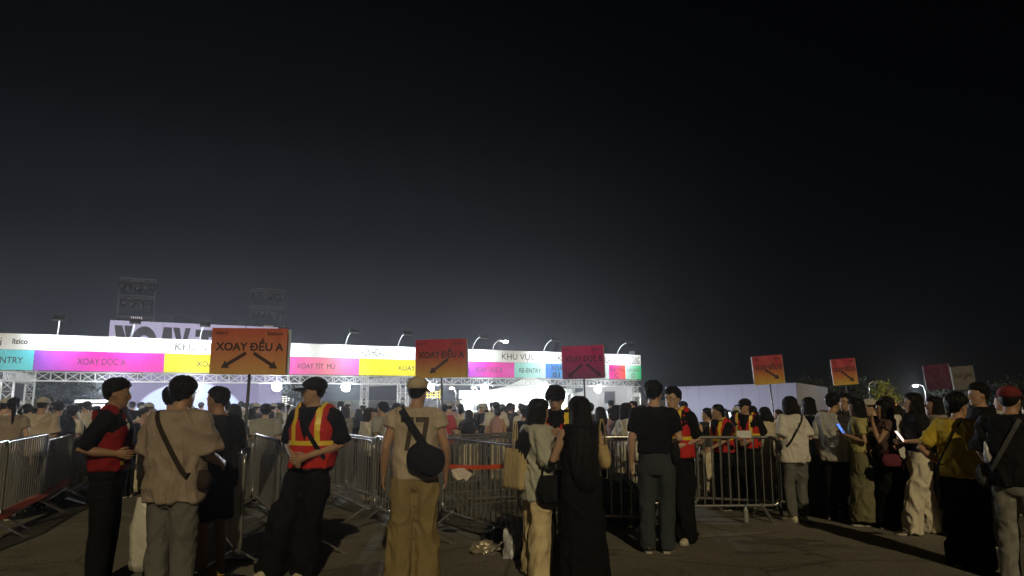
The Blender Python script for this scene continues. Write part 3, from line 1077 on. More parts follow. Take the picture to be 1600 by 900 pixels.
for px in (10, 632, 992):
    s = on_gate(px, 600)[0]
    for v in (yb, VD):
        truss_part((s, v, .02), (s, v, ZB - .4 if v < 1 else ZT - .7), 'truss_column', w=.42 if v < 1 else .36, seg=.42)
        M = MB(); M.box((s, v, .012), (.7, .7, .02)); M.build('base_plate', STEEL, gate)
    truss_part((s, yb + .2, ZB - .22), (s, VD - .2, ZB - .22), 'truss_beam', seg=.45)
    truss_part((s, yb, ZB), (s, yb, ZT), 'truss_column', seg=.5)

TEXTS = []
def text(s, parent, x0, x1, zc, h, y=-.03, m=INK, bold=0.0, depth=.004, name='lettering'):
    """lettering that stands on a face looking to -Y: fitted between x0 and x1, capitals h high around zc"""
    cu = bpy.data.curves.new(name, 'FONT')
    cu.body = s; cu.size = 1.0; cu.align_x = 'CENTER'
    cu.extrude = 0.004; cu.offset = bold
    cu.resolution_u = 4
    o = bpy.data.objects.new(name, cu)
    COL.objects.link(o)
    TEXTS.append((o, parent, x0, x1, zc, h, y, m, depth, name))
def bake_texts():
    bpy.context.view_layer.update()
    dg = bpy.context.evaluated_depsgraph_get()
    items = [(q, bpy.data.meshes.new_from_object(q[0].evaluated_get(dg), depsgraph=dg)) for q in TEXTS]
    for (o, parent, x0, x1, zc, h, y, m, depth, name), me in items:
        nv = len(me.vertices)
        co = np.empty(nv * 3); me.vertices.foreach_get('co', co); co = co.reshape(-1, 3)
        w0, w1 = co[:, 0].min(), co[:, 0].max()
        x = x0 + (co[:, 0] - w0) / (w1 - w0) * (x1 - x0)
        z = zc + (co[:, 1] - .36) * (h / .72)
        yy = y - np.sign(co[:, 2]) * depth * .5
        me.vertices.foreach_set('co', np.stack([x, yy, z], 1).ravel())
        me.update()
        bpy.data.objects.remove(o)
        link(name, me, m, parent)

def panel(x0, x1, z0, z1, m, parent, name='banner_panel', y0=-.03, y1=0.0):
    M = MB(); M.box(((x0 + x1) / 2, (y0 + y1) / 2, (z0 + z1) / 2), (x1 - x0 - .012, y1 - y0, z1 - z0 - .012))
    return M.build(name, m, parent)
def gx(px, py=570): return on_gate(px, py)[0]

WP = []
edges = [S0, gx(52), gx(256), gx(445), gx(561), gx(728), gx(866), S1]
for i in range(len(edges) - 1):
    WP.append(panel(edges[i], edges[i + 1], ZM, ZT, WHITE, gate))
zc = (ZM + ZT) / 2
GREYP = mat('grey_print', (.16, .16, .17), .5, 0, .05, 5)
LGREYP = mat('pale_grey_print', (.45, .46, .47), .5, 0, .05, 5)
def wtext(s, pa, pb, h, m=GREYP, bold=0.0, dz=0.0):
    a, b_ = gx(pa, 540), gx(pb, 540)
    i = max(j for j in range(len(edges) - 1) if edges[j] <= (a + b_) / 2)
    text(s, WP[i], a, b_, zc + dz, h, -.034, m, bold)
wtext('ni', -10, 2, .34, INK)
wtext('l\u00eczico', 19, 43, .20, INK, .02, .02)
wtext('FANCY\u2019S', 47, 72, .15, LGREYP)
wtext('1\u00b0', 78, 86, .17, GREYP, .02)
wtext('live', 125, 137, .12, LGREYP)
wtext('KHU V\u1ef0C', 274, 352, .34, INK, -.004)
wtext('CHECK-IN', 360, 438, .34, INK, -.004)
wtext('XOAY TR\u00d2N HO\u00c0NG D\u0168NG', 540, 626, .40, INK, -.006)
wtext('FANCY', 636, 646, .12, GREYP)
wtext('TH\u00c0NH PH\u1ed0', 731, 748, .12, LGREYP, 0, .12)
wtext('H\u00c0 N\u1ed8I', 733, 744, .12, LGREYP, 0, -.1)
wtext('KHU V\u1ef0C CHECK-IN', 784, 892, .33, INK, -.004)
wtext('XOAY TR\u00d2N HO\u00c0NG D\u0168NG', 943, 998, .44, INK, -.004)
CY = (.12, .62, .72); MG = (.80, .01, .44); PU = (.28, .08, .62); YE = (.86, .76, .0); BLU = (.03, .22, .72)
PINKG = gradmat('print_pink', [(0, (.80, .05, .45)), (.55, (.85, .22, .30)), (1, (.75, .15, .55))])
PMG = gradmat('print_purple_magenta', [(0, PU), (.45, MG), (1, (.75, .02, .42))])
PMG2 = gradmat('print_violet_magenta', [(0, (.45, .08, .70)), (.5, MG), (1, (.75, .02, .42))])
CYM = gradmat('print_cyan', [(0, (.10, .55, .70)), (1, CY)])
CYL = gradmat('print_pale_cyan', [(0, (.28, .72, .68)), (1, (.55, .84, .84))])
YEM = gradmat('print_yellow', [(0, (.86, .80, .0)), (1, (.86, .66, .0))])
BLM = gradmat('print_blue', [(0, (.02, .13, .55)), (1, (.10, .45, .80))])
REM = gradmat('print_red', [(0, (.75, .0, .35)), (1, (.85, .10, .02))])
GRM = gradmat('print_green', [(0, (.62, .80, .82)), (1, (.0, .62, .20))])
PALE = gradmat('print_pale', [(0, (.45, .75, .78)), (1, (.70, .83, .84))])
for pa, pb, m, s, ta, tb, h in (
        (None, 52, CYM, 'RE-ENTRY', -28, 35, .26), (52, 256, PMG, 'XOAY D\u1eccC A', 120, 196, .27), (256, 445, YEM, 'XOAY \u00d0\u1ec0U A', 307, 378, .25),
        (445, 561, PINKG, 'XOAY T\u00cdT  M\u00d9', 464, 523, .25), (561, 728, YEM, 'XOAY \u00d0\u1ec0U B', 621, 678, .25), (728, 803.5, PMG2, 'XOAY D\u1eccC B', 742, 784, .26),
        (803.5, 852, CYL, 'RE-ENTRY', 811, 845, .25), (852, 903, BLM, 'XOAY', 860, 884, .27), (903, 951, PALE, None, 0, 0, 0),
        (951, 976.5, REM, 'XOAY V\u00d2NG', 952.5, 975, .22), (976.5, 1001, GRM, 'XOAY BU\u00d4NG', 978.5, 999, .20)):
    a = S0 if pa is None else gx(pa); b_ = gx(pb)
    o = panel(a, b_, ZB, ZM, m, gate)
    if s:
        zz = (ZB + ZM) / 2
        if pa == 852:
            text(s, o, gx(ta), gx(tb), zz + .17, h, -.034, INK, .01); text('B1', o, gx(863), gx(874), zz - .19, h, -.034, INK, .01)
        elif pa == 951:
            text(s, o, gx(ta), gx(tb), zz + .14, h, -.034, INK); text('C', o, gx(960), gx(966), zz - .17, .27, -.034, INK)
        elif pa == 976.5:
            text(s, o, gx(ta), gx(tb), zz + .14, h, -.034, GREYP); text('D', o, gx(986), gx(991.5), zz - .17, .27, -.034, GREYP)
        else:
            text(s, o, gx(ta), gx(tb), zz, h, -.034, INK, .0)
# gooseneck lamps over the banner and floods under the truss
LAMPG = emit('lamp_glass', (.9, .96, 1.0), 40)
FLOODG = emit('flood_glass', (.93, .97, 1.0), 60)
def gate_pt(s, v, z): return G0 + AX * s + NX * v + Vector((0, 0, z))
goose = [(-110, ''), (88, 'at the cyan panel'), (205, 'over the magenta panel'), (312, 'by the big orange sign'), (432, 'behind the big orange sign edge'), (541, 'over the panel reading xoay tit mu'),
         (623, 'over the yellow panel in mid gate'), (740, 'right of the red orange sign'), (851, 'over the pale re-entry panel'), (966, 'at the far end of the gate')]
for px, where in goose:
    s = gx(px, 535)
    r = empty('gooseneck_lamp', gate_pt(s, .12, ZT), GA, f'curved arm lamp on the gate top {where}'.strip(), 'lamp', 'gooseneck lamps along the gate top')
    M = MB()
    a = np.linspace(0, 1, 9)
    pts = [(0, 0, 0)] + [(.10 * q, -.95 * q ** 1.6, .62 * math.sin(q * math.pi / 2)) for q in a[1:]]
    M.tube(pts, .022, 8); M.build('arm', ALU, r, True)
    M = MB(); M.box((.10, -1.10, .59), (.42, .30, .07), Matrix.Rotation(R(38), 3, 'X')); h_ = M.build('lamp_head', DARK_STEEL, r)
    M = MB(); M.box((.10, -1.074, .557), (.34, .22, .012), Matrix.Rotation(R(38), 3, 'X')); M.build('lamp_glass', LAMPG, h_)
    l = bpy.data.lights.new('gooseneck_light', 'SPOT')
    l.energy = 290 if px > -50 else 180
    l.spot_size = R(140); l.spot_blend = .7; l.shadow_soft_size = .12; l.color = (.84, .94, 1.0)
    lo = bpy.data.objects.new('gooseneck_light', l); COL.objects.link(lo)
    lo.location = (.10, -1.10, .50); lo.parent = r
    lo.rotation_euler = Vector((0, 1.05, -1.0)).to_track_quat('-Z', 'Y').to_euler()
for px, py in ((-60, 592), (178, 592), (300, 594), (433, 597), (541, 597), (673, 599), (758, 599), (852, 600), (935, 601)):
    s, z = on_gate(px, py)
    z = ZB - TD - .20
    r = empty('floodlight', gate_pt(s, .05, z), GA, 'white floodlight hanging under the gate truss', 'floodlight', 'floodlights under the gate truss')
    M = MB(); M.tube([(0, .06, 0), (0, .16, 0), (0, .24, 0)], [.15, .14, .06], 14); M.tube([(-.17, .12, .0), (-.17, .12, .2), (.17, .12, .2), (.17, .12, 0)], .012, 6); M.build('housing', DARK_STEEL, r)
    M = MB(); M.ell((0, .0, 0), (.21, .11, .21), 20, 12); M.build('lens', FLOODG, r, True)
    l = bpy.data.lights.new('flood_light', 'SPOT')
    l.spot_size = R(140); l.spot_blend = .5
    l.energy = 2500; l.shadow_soft_size = .10; l.color = (.90, .95, 1.0)
    lo = bpy.data.objects.new('flood_light', l); COL.objects.link(lo); lo.location = (0, -.14, -.10); lo.parent = r; lo.rotation_euler = Vector((0, -1, -.5)).to_track_quat('-Z', 'Y').to_euler()
    l = bpy.data.lights.new('flood_spill', 'POINT')
    l.energy = 150; l.shadow_soft_size = .12; l.color = (.90, .95, 1.0)
    lo = bpy.data.objects.new('flood_spill', l); COL.objects.link(lo); lo.location = (0, .05, -.32); lo.parent = r

# ================================================================== stage front wall behind the gate
SD = 60.0
def plane_frame(px, d):
    o = Vector((X(px, d, 3), d, 0))
    return o
w0 = plane_frame(157, SD)
def on_wall(px, py, o):
    d = ray(px, py); c = Vector((0, 0, CAM_H))
    t_ = (o - c).dot(NX) / d.dot(NX)
    h = c + d * t_
    return (h - o).dot(AX), h.z
stage = empty('stage_wall', w0, GA, 'tall lavender stage wall with lettering on top and glowing white arch', 'stage wall')
LAV = mat('lavender_board', (.20, .185, .36), .6, 0, .08, .6)
LAVT = mat('pale_lavender_board', (.50, .48, .72), .6, 0, .05, .6)
a, ztop = on_wall(172, 500, w0)
b_, _ = on_wall(445, 513, w0)
zlow = on_wall(172, 545, w0)[1]
nP = 7
for i in range(nP):
    M = MB(); x0, x1 = a + (b_ - a) * i / nP, a + (b_ - a) * (i + 1) / nP
    zs_ = ztop - 3.7
    M.box(((x0 + x1) / 2, .15, zs_ / 2), (x1 - x0 - .015, .3, zs_)); M.build('wall_panel', LAV, stage)
    M = MB(); M.box(((x0 + x1) / 2, .15, (zs_ + ztop) / 2 + .01), (x1 - x0 - .015, .3, ztop - zs_ - .02)); M.build('sign_panel', LAVT, stage)
INKN = mat('navy_print', (.008, .008, .014), .6, 0, .1, 5)
def wx(px): return on_wall(px, 520, w0)[0]
def wz(py, px=300): return on_wall(px, py, w0)[1]
zt_, zb_ = wz(508, 180), wz(508, 180) - 3.3
def stroke(poly, name='letter'):
    M = MB(); M.prism(poly, -.05, 0.0); M.build(name, INKN, stage)
def V(xa, xb, xc, xd): return [(xa, zt_), (xb, zt_), (xc, zb_), (xd, zb_)]
u = (wx(440) - wx(178)) / 262
X0 = wx(178)
def q(px): return X0 + (px - 178) * u
# X O A Y   T R O N, heavy poster capitals
zm_ = (zt_ + zb_) / 2
stroke([(q(178), zt_), (q(189), zt_), (q(196), zm_ + .5), (q(202), zt_), (q(204), zt_), (q(204), zt_), (q(199), zm_), (q(206), zb_), (q(194), zb_), (q(190.5), zm_ - .5), (q(187), zb_), (q(177), zb_), (q(183.5), zm_)])
stroke([(q(192), zt_), (q(204), zt_), (q(200), zt_ - 1.0), (q(195.5), zt_ - 1.0)])
M = MB()
cO, rO = q(222), (zt_ - zb_) / 2
ang = np.linspace(0, 2 * math.pi, 41)
for i in range(40):
    v = []
    for k_ in (i, i + 1):
        for rr in (1.0, .52):
            v.append((cO + math.cos(ang[k_]) * 20 * u * rr, zm_ + math.sin(ang[k_]) * rO * rr))
    M.prism([v[0], v[2], v[3], v[1]], -.05, 0)
M.build('letter', INKN, stage)
stroke([(q(250), zt_), (q(262), zt_), (q(268), zb_), (q(258), zb_), (q(256), zb_ + .9), (q(251), zb_ + .9), (q(249.5), zb_), (q(243), zb_)])
stroke([(q(264), zt_), (q(274), zt_), (q(279), zm_ + .3), (q(283), zt_), (q(291), zt_), (q(284), zm_ - .2), (q(284), zb_), (q(274), zb_), (q(274), zm_ - .2)])
stroke([(q(299), zt_ - .1), (q(330), zt_ - .1), (q(330), zt_ - .75), (q(320), zt_ - .75), (q(320), zb_), (q(308), zb_), (q(308), zt_ - .75), (q(299), zt_ - .75)])
stroke([(q(334), zt_), (q(352), zt_), (q(357), zt_ - .6), (q(352), zm_), (q(359), zb_), (q(348), zb_), (q(344), zm_ - .2), (q(344), zb_), (q(334), zb_)])
M = MB()
cO = q(380)
for i in range(40):
    v = []
    for k_ in (i, i + 1):
        for rr in (1.0, .5):
            v.append((cO + math.cos(ang[k_]) * 18 * u * rr, zm_ + math.sin(ang[k_]) * rO * rr))
    M.prism([v[0], v[2], v[3], v[1]], -.05, 0)
M.build('letter', INKN, stage)
stroke([(q(402), zt_), (q(412), zt_), (q(420), zm_), (q(420), zt_), (q(430), zt_), (q(430), zb_), (q(421), zb_), (q(412), zm_ - .3), (q(412), zb_), (q(402), zb_)])
# lit arch in the wall
aw, az = on_wall(300, 598, w0)
ax0 = on_wall(209, 640, w0)[0]; ax1 = on_wall(380, 640, w0)[0]
ac = (ax0 + ax1) / 2; ar = (ax1 - ax0) / 2
M = MB()
th_ = np.linspace(0, math.pi, 40)
poly = [(ac + ar * math.cos(a_), .02 + max(0, az - .02) * math.sin(a_)) for a_ in th_]
M.prism(poly, -.06, -.004)
M.build('arch_panel', emit('arch_glow', (.50, .62, 1.0), .42), stage)
M = MB()
for i in range(39):
    o1, o2 = th_[i], th_[i + 1]
    pq = [(ac + ar * k_ * math.cos(a_), .02 + max(0, az - .02) * k_ * math.sin(a_)) for a_, k_ in ((o1, 1.0), (o2, 1.0), (o2, 1.03), (o1, 1.03))]
    M.prism(pq, -.10, -.002)
M.build('arch_trim', mat('arch_trim', (.5, .5, .7), .5, 0, .03, 4), stage)
# added floods on the back of the gate, put in to light the wall
for i, (px, e_) in enumerate(((215, 7500), (385, 7500))):
    s = gx(px, 590)
    r = empty('added_wall_flood', gate_pt(s, VD + .4, ZB), GA, f'added floodlight on the rear truss washing the {"first" if i == 0 else "second"} half of the lavender wall', 'floodlight')
    M = MB(); M.box((0, 0, .12), (.5, .2, .34)); M.build('housing', DARK_STEEL, r)
    M = MB(); M.box((0, .106, .12), (.44, .01, .28)); M.build('lens', emit('added_flood_glass', (.75, .75, 1), 8), r)
    l = bpy.data.lights.new('added_wash_light', 'SPOT'); l.energy = e_; l.spot_size = R(62); l.spot_blend = .5; l.color = (.82, .82, 1.0); l.shadow_soft_size = .2
    lo = bpy.data.objects.new('added_wash_light', l); COL.objects.link(lo); lo.location = (0, .2, .15); lo.parent = r
    tgt = stage.location + AX * (a + (b_ - a) * (.27 if i == 0 else .75)) + Vector((0, 0, 7.2))
    dv = (tgt - (gate_pt(s, VD + .6, ZB + .15)))
    dl = Matrix.Rotation(-GA, 3, 'Z') @ dv
    lo.rotation_euler = dl.to_track_quat('-Z', 'Y').to_euler()

# light towers over the wall
DULL = mat('dull_steel', (.09, .09, .10), .5, .6, .2, 6)
def stage_light_mesh():
    M = MB(); M.tube([(0, 0, 0), (0, 0, -.16)], .05, 8); M.bar((-.26, 0, -.14), (.26, 0, -.14), .09); M.bar((-.24, 0, -.14), (-.24, 0, -.5), .09); M.bar((.24, 0, -.14), (.24, 0, -.5), .09)
    M.ell((0, -.05, -.52), (.24, .30, .30), 12, 8)
    return M.mesh('yoke_head')
SLM = stage_light_mesh(); SLM.materials.append(BLACKP)
lens_b = MB(); lens_b.tube([(0, -.34, -.52), (0, -.37, -.52)], .15, 12); LENSM = lens_b.mesh('lens'); LENSM.materials.append(mat('lens_dark', (.05, .05, .06), .1, 0, .1, 5))
for ti, (pl, pr, top, label) in enumerate(((183, 236, 439, 'steel light tower above the first letters of the stage wall'), (389, 441, 455, 'steel light tower above the last letters of the stage wall'))):
    d = SD + 4 + ti * 6.5
    c = P((pl + pr) / 2, 520, d)
    tw = empty('light_tower', (c.x, c.y, 0), GA, label, 'light tower')
    wdt = (pr - pl) / F_PX * d * .95
    zt2 = P((pl + pr) / 2, top, d).z
    zmid = P((pl + pr) / 2, top + 27, d).z
    for sx_ in (-1, 1):
        for sy in (-1, 1):
            M = MB(); M.tube([(sx_ * wdt / 2, sy * .9, 0), (sx_ * wdt / 2, sy * .9, zt2)], .04, 7); M.build('upright', DULL, tw)
    for z in (zt2 - .05, zmid, zmid - 1.9):
        truss_part((-wdt / 2, -.9, z), (wdt / 2, -.9, z), 'truss_beam', tw, w=.26, seg=.8, m=DULL, r=.02)
        M = MB()
        for sx_ in (-1, 1): M.tube([(sx_ * wdt / 2, -.9, z), (sx_ * wdt / 2, .9, z)], .04, 6)
        M.build('ledger', DULL, tw)
    M = MB(); M.tube([(-wdt / 2, -.9, zmid - 1.9), (wdt / 2, -.9, zmid - 3.6)], .04, 6); M.tube([(wdt / 2, -.9, zmid - 1.9), (-wdt / 2, -.9, zmid - 3.6)], .04, 6); M.build('brace', DULL, tw)
    for row, (z, xs) in enumerate(((zt2 - .2, (-.42, -.25, 0.0, .22, .42) if ti == 0 else (-.42, -.15, .05, .25, .42)), (zmid - .15, (-.36, -.13, .13, .36)))):
        for x_ in xs:
            r = empty('stage_light', Vector((c.x, c.y, z)) + AX * (x_ * wdt) + NX * -1.05, GA + random.uniform(-.5, .5), f'black stage light in the {"top" if row == 0 else "lower"} row of the {"first" if ti == 0 else "second"} tower', 'stage light', f'stage lights on {"first" if ti == 0 else "second"} tower')
            link('yoke_head', SLM, None, r); link('lens', LENSM, None, r); r.scale = (random.uniform(1.0, 1.3),) * 3; r.location.z += random.uniform(-.12, .12)
    M = MB()
    for i in range(6): M.box((-wdt * .1 + i * .16, -1.0, zmid - 1.9), (.09, .04, .28))
    M.build('cable_tie', mat('white_tape', (.8, .8, .8), .5), tw)
# low railing line between the towers
M = MB()
for i in range(6):
    v = P(245 + i * 28, 490 + i * 2, SD + 5); M.tube([(v.x, v.y, v.z - 2.5), (v.x, v.y, v.z)], .03, 5)
va, vb = P(245, 490, SD + 5), P(385, 500, SD + 5)
M.tube([va, vb], .03, 5)
tag(M.build('roof_railing', DARK_STEEL), 'thin dark railing on the stage roof between the light towers', 'railing')

# ================================================================== tents, booths and walls beyond the gate
TENTW, n, b = nodemat('tent_fabric')
b.inputs['Base Color'].default_value = (.78, .80, .80, 1); b.inputs['Roughness'].default_value = .6
tr_ = n.nodes.new('ShaderNodeBsdfTranslucent'); tr_.inputs['Color'].default_value = (.78, .80, .80, 1)
mx_ = n.nodes.new('ShaderNodeMixShader'); mx_.inputs[0].default_value = .5
n.links.new(b.outputs[0], mx_.inputs[1]); n.links.new(tr_.outputs[0], mx_.inputs[2]); n.links.new(mx_.outputs[0], n.nodes['Material Output'].inputs['Surface'])
def tent(px0, px1, d, ev, pk, label, leds=True, e_=500):
    xa, xb = X(px0, d, 3), X(px1, d, 3)
    w = xb - xa
    r = empty('pagoda_tent', ((xa + xb) / 2, d + w / 2, 0), 0, label, 'tent')
    M = MB()
    h = w / 2
    M.add([(-h, -h, ev), (h, -h, ev), (h, h, ev), (-h, h, ev), (0, 0, pk)], [(0, 1, 4), (1, 2, 4), (2, 3, 4), (3, 0, 4)])
    nseg = 5
    ring = []
    rf = MB()
    rings = []
    for i in range(nseg + 1):
        f = i / nseg
        hh = h * (1 - f) + .12 * f
        zz = ev + (pk - ev) * (f ** 1.7)
        rings.append(np.array([(-hh, -hh, zz), (hh, -hh, zz), (hh, hh, zz), (-hh, hh, zz)]))
    rf.loft(rings); rf.build('roof', TENTW, r)
    M = MB()
    for i in range(4):
        a_ = [(-h, -h), (h, -h), (h, h), (-h, h)]
        p0, p1 = a_[i], a_[(i + 1) % 4]
        M.bar((p0[0], p0[1], ev - .18), (p1[0], p1[1], ev - .18), .03, .34)
    M.build('valance', TENTW, r)
    for sx_, sy in ((-1, -1), (1, -1), (1, 1), (-1, 1)):
        M = MB(); M.tube([(sx_ * h, sy * h, 0), (sx_ * h, sy * h, ev)], .05, 8); M.build('leg', ALU, r)
    M = MB(); M.box((0, h - .04, (ev - .35) / 2), (w - .1, .04, ev - .4)); M.build('back_wall', TENTW, r)
    M = MB(); M.tube([(-h * .7, -h * .4, ev - .3), (h * .7, -h * .4, ev - .3)], .04, 8); M.build('tube_lamp', emit('tube_lamp', (.95, 1, 1), 25), r)
    l = bpy.data.lights.new('tent_light', 'POINT'); l.energy = e_; l.shadow_soft_size = .5; l.color = (.92, .98, .97)
    lo = bpy.data.objects.new('tent_light', l); COL.objects.link(lo); lo.location = (0, -h * .4, ev - .65); lo.parent = r
    return r
tent(765, 895, 52, 2.45, 3.55, 'white pagoda tent with peaked roof glowing behind the gate', e_=7000)
tent(900, 1000, 66, 2.3, 3.2, 'white tent mostly hidden behind the far end of the gate', e_=900)
# lit ticket booth with a flat fascia
d = 47.0
xa, xb = X(727, d, 2), X(765, d, 2)
r = empty('ticket_booth', ((xa + xb) / 2, d, 0), 0.1, 'bright white ticket booth with flat fascia beside the peaked tent', 'booth')
w = xb - xa + .8
M = MB(); M.box((0, 0, 2.05), (w, 1.4, .52)); M.build('fascia', emit('booth_fascia_glow', (.94, 1, 1), 1.1), r)  # plain fascia given its own glow in place of lamp light
for s in (-1, 1):
    M = MB(); M.box((s * (w / 2 - .06), 0, .86), (.1, 1.3, 1.66)); M.build('side_panel', WHITE, r)
M = MB(); M.box((0, -.5, .5), (w - .3, .3, .96)); M.build('counter', WHITE, r)
M = MB(); M.box((.2, .6, 1.25), (.9, .04, .5)); M.build('screen', BLACKP, r)
M = MB(); M.box((0, .66, .86), (w - .3, .04, 1.66)); M.build('back_panel', WHITE, r)
M = MB(); M.tube([(-w * .4, .1, 1.74), (w * .4, .1, 1.74)], .03, 8); M.build('tube_lamp', emit('tube_lamp', (.95, 1, 1), 25), r)
l = bpy.data.lights.new('booth_light', 'POINT'); l.energy = 160; l.shadow_soft_size = .3; l.color = (.93, 1, 1)
lo = bpy.data.objects.new('booth_light', l); COL.objects.link(lo); lo.location = (0, 0, 1.55); lo.parent = r
# white hoarding with a dark opening
o1 = P(912, 620, 50); o2 = P(988, 620, 47)
v = Vector((o2.x - o1.x, o2.y - o1.y, 0))
r = empty('white_hoarding', (o1.x, o1.y, 0), math.atan2(v.y, v.x), 'plain white hoarding with small dark window under the gate end', 'hoarding')
hw = P(950, 603, 49).z
nseg = 3
for i in range(nseg):
    M = MB(); M.box((v.length * (i + .5) / nseg, 0, hw / 2), (v.length / nseg - .012, .08, hw)); M.build('panel', mat('hoarding_white', (.66, .68, .74), .6, 0, .04, 1), r)
xw = v.length * .56
M = MB(); M.box((xw, -.055, P(957, 621, 49).z), (.8, .03, .72)); wo = M.build('window', BLACKP, r)
for (cx_, cz_, sx_, sz_) in ((0, .39, .9, .05), (0, -.39, .9, .05), (-.425, 0, .05, .73), (.425, 0, .05, .73)):
    M = MB(); M.box((xw + cx_, -.06, P(957, 621, 49).z + cz_), (sx_, .05, sz_)); M.build('frame', GREYP, wo)
# long lavender hoarding at the right
c0 = Vector((X(1246, 44, 2), 44, 0)); cl = Vector((X(1040, 62, 2), 62, 0)); crr = Vector((X(1293, 64, 2), 64, 0))
hz = P(1246, 598, 44).z
r = empty('lavender_hoarding', c0, 0, 'long low lavender hoarding with a corner behind the right hand queue', 'hoarding')
LAV2 = mat('lavender_hoarding', (.23, .22, .33), .65, 0, .1, .8)
for (end, nn) in ((cl, 9), (crr, 7)):
    v = end - c0
    an = math.atan2(v.y, v.x)
    for i in range(nn):
        M = MB(); M.box((v.length * (i + .5) / nn, 0, hz / 2), (v.length / nn - .02, .08, hz), None)
        o = M.build('panel', LAV2, r); o.rotation_euler.z = an
l = bpy.data.lights.new('added_hoarding_light', 'SPOT'); l.energy = 330; l.spot_size = R(120); l.spot_blend = .8; l.color = (.80, .80, 1.0); l.shadow_soft_size = .15  # made-up lamp added to brighten the lavender hoarding
lo = bpy.data.objects.new('added_hoarding_light', l); COL.objects.link(lo)
s_end = gate_pt(S1 - .3, .4, ZT)
rr_ = empty('added_end_flood', s_end, 0, 'added floodlight on the far end of the gate turned to the lavender hoarding', 'floodlight')
M = MB(); M.box((0, 0, .12), (.3, .3, .24)); M.tube([(0, 0, -.1), (0, 0, .02)], .03, 6); M.build('housing', DARK_STEEL, rr_)
M = MB(); M.box((.156, .03, .12), (.008, .24, .2)); M.build('lens', emit('added_flood_glass', (.75, .75, 1), 8), rr_)
lo.parent = rr_; lo.location = (.25, .05, .12)
dv = Vector((X(1160, 52, 1.5), 52, 1.2)) - s_end
lo.rotation_euler = dv.to_track_quat('-Z', 'Y').to_euler()

# street lamps
def street_lamp(px, py, d, label, lit, e_=0, arm=1.2, sgn=-1):
    top = P(px, py, d)
    r = empty('street_lamp', (top.x - sgn * arm, top.y, 0), 0, label, 'street lamp')
    h = top.z
    M = MB(); M.tube([(0, 0, 0), (0, 0, h * .8), (sgn * .1, 0, h * .95), (sgn * arm * .5, 0, h + .05), (sgn * arm, 0, h + .05)], [.09, .06, .05, .045, .04], 8); M.build('pole', STEEL, r, True)
    M = MB(); M.ell((sgn * (arm + .15), 0, h + .02), (.34, .16, .07), 12, 6); hd_ = M.build('lamp_head', STEEL, r, True)
    if lit:
        M = MB(); M.ell((sgn * (arm + .15), -.06, h - .05), (.26, .2, .12), 12, 6); M.build('lamp_glass', emit('street_glass', lit, 30), hd_, True)
        l = bpy.data.lights.new('street_light', 'POINT'); l.energy = e_; l.color = lit; l.shadow_soft_size = .15
        lo = bpy.data.objects.new('street_light', l); COL.objects.link(lo); lo.parent = r; lo.location = (sgn * (arm + .15), -.1, h - .45)
street_lamp(787, 533, 62, 'lit white street lamp standing above the middle of the gate', (.9, .96, 1.0), 500, 1.0, 1)
street_lamp(1432, 602, 70, 'lit white street lamp beyond the queue, left of the magenta sign', (.9, .95, 1), 700, .8, -1)
street_lamp(1372, 597, 70, 'unlit curved street lamp left of the lit one beyond the queue', None, 0, 1.0, 1)
street_lamp(708, 606, 80, 'small lit lamp seen under the gate beside the ticket booth', (1, 1, 1), 200, .3, -1)
street_lamp(742, 605, 84, 'small lit lamp seen under the gate above the ticket booth', (1, 1, 1), 200, .3, -1)

# trees
def leafmat(name, col):
    m = mat(name, col, .7, 0, .35, 1.5)
    return m
def tree(px, d, h, rad, label, m, seed, nleaf=900, trunk=.16):
    rg = np.random.default_rng(seed)
    r = empty('tree', (X(px, d, 2), d, 0), rg.uniform(0, 6), label, 'tree')
    T = MB()
    T.tube([(0, 0, 0), (.05, .02, h * .3), (-.03, .05, h * .55), (.02, 0, h * .8)], [trunk, trunk * .8, trunk * .55, trunk * .2], 8)
    for i in range(7):
        a_ = rg.uniform(0, 6.28); z = h * rg.uniform(.35, .7)
        T.tube([(0, 0, z), (math.cos(a_) * rad * .4, math.sin(a_) * rad * .4, z + h * .12), (math.cos(a_) * rad * .8, math.sin(a_) * rad * .8, z + h * .2)], [trunk * .4, trunk * .25, trunk * .08], 6)
    T.build('trunk', mat('bark', (.06, .045, .035), .9, 0, .3, 8), r, True)
    C = MB()
    cl_ = rg.normal(size=(26, 3)); cl_ /= np.linalg.norm(cl_, axis=1)[:, None]
    cl_ = cl_ * rg.uniform(.45, 1.0, (26, 1)) * np.array([rad, rad, h * .30]) + np.array([0, 0, h * .68])
    vs, fs = [], []
    for i in range(nleaf):
        c = cl_[rg.integers(26)] + rg.normal(size=3) * rad * .17
        u_ = rg.normal(size=3); u_ /= np.linalg.norm(u_); w_ = np.cross(u_, rg.normal(size=3)); w_ /= np.linalg.norm(w_)
        s_ = rad * rg.uniform(.07, .13)
        k0 = len(vs)
        vs += [c - u_ * s_, c + w_ * s_ * .5, c + u_ * s_, c - w_ * s_ * .5]
        fs.append((k0, k0 + 1, k0 + 2, k0 + 3))
    C.add(vs, fs)
    C.build('crown', m, r)
LEAF_D = leafmat('leaf_dark', (.016, .024, .014)); LEAF_Y = leafmat('leaf_yellow_green', (.16, .20, .03))
tree(92, 62, 4.0, 2.2, 'dark tree seen under the gate behind its left columns', LEAF_D, 1)
tree(122, 66, 3.3, 1.9, 'smaller dark tree beside the one behind the left columns', LEAF_D, 2)
tree(480, 66, 3.6, 1.7, 'dark tree behind the staff member in black cap', LEAF_D, 3)
tree(1256, 66, 3.4, 2.0, 'dark round tree behind the lavender hoarding corner', LEAF_D, 4)
tree(1385, 52, 3.2, .9, 'small yellow green tree lit by an orange lamp beyond the queue', LEAF_Y, 5)
tree(1330, 72, 3.3, 2.4, 'dark tree behind the white shirted man in the queue', LEAF_D, 6)
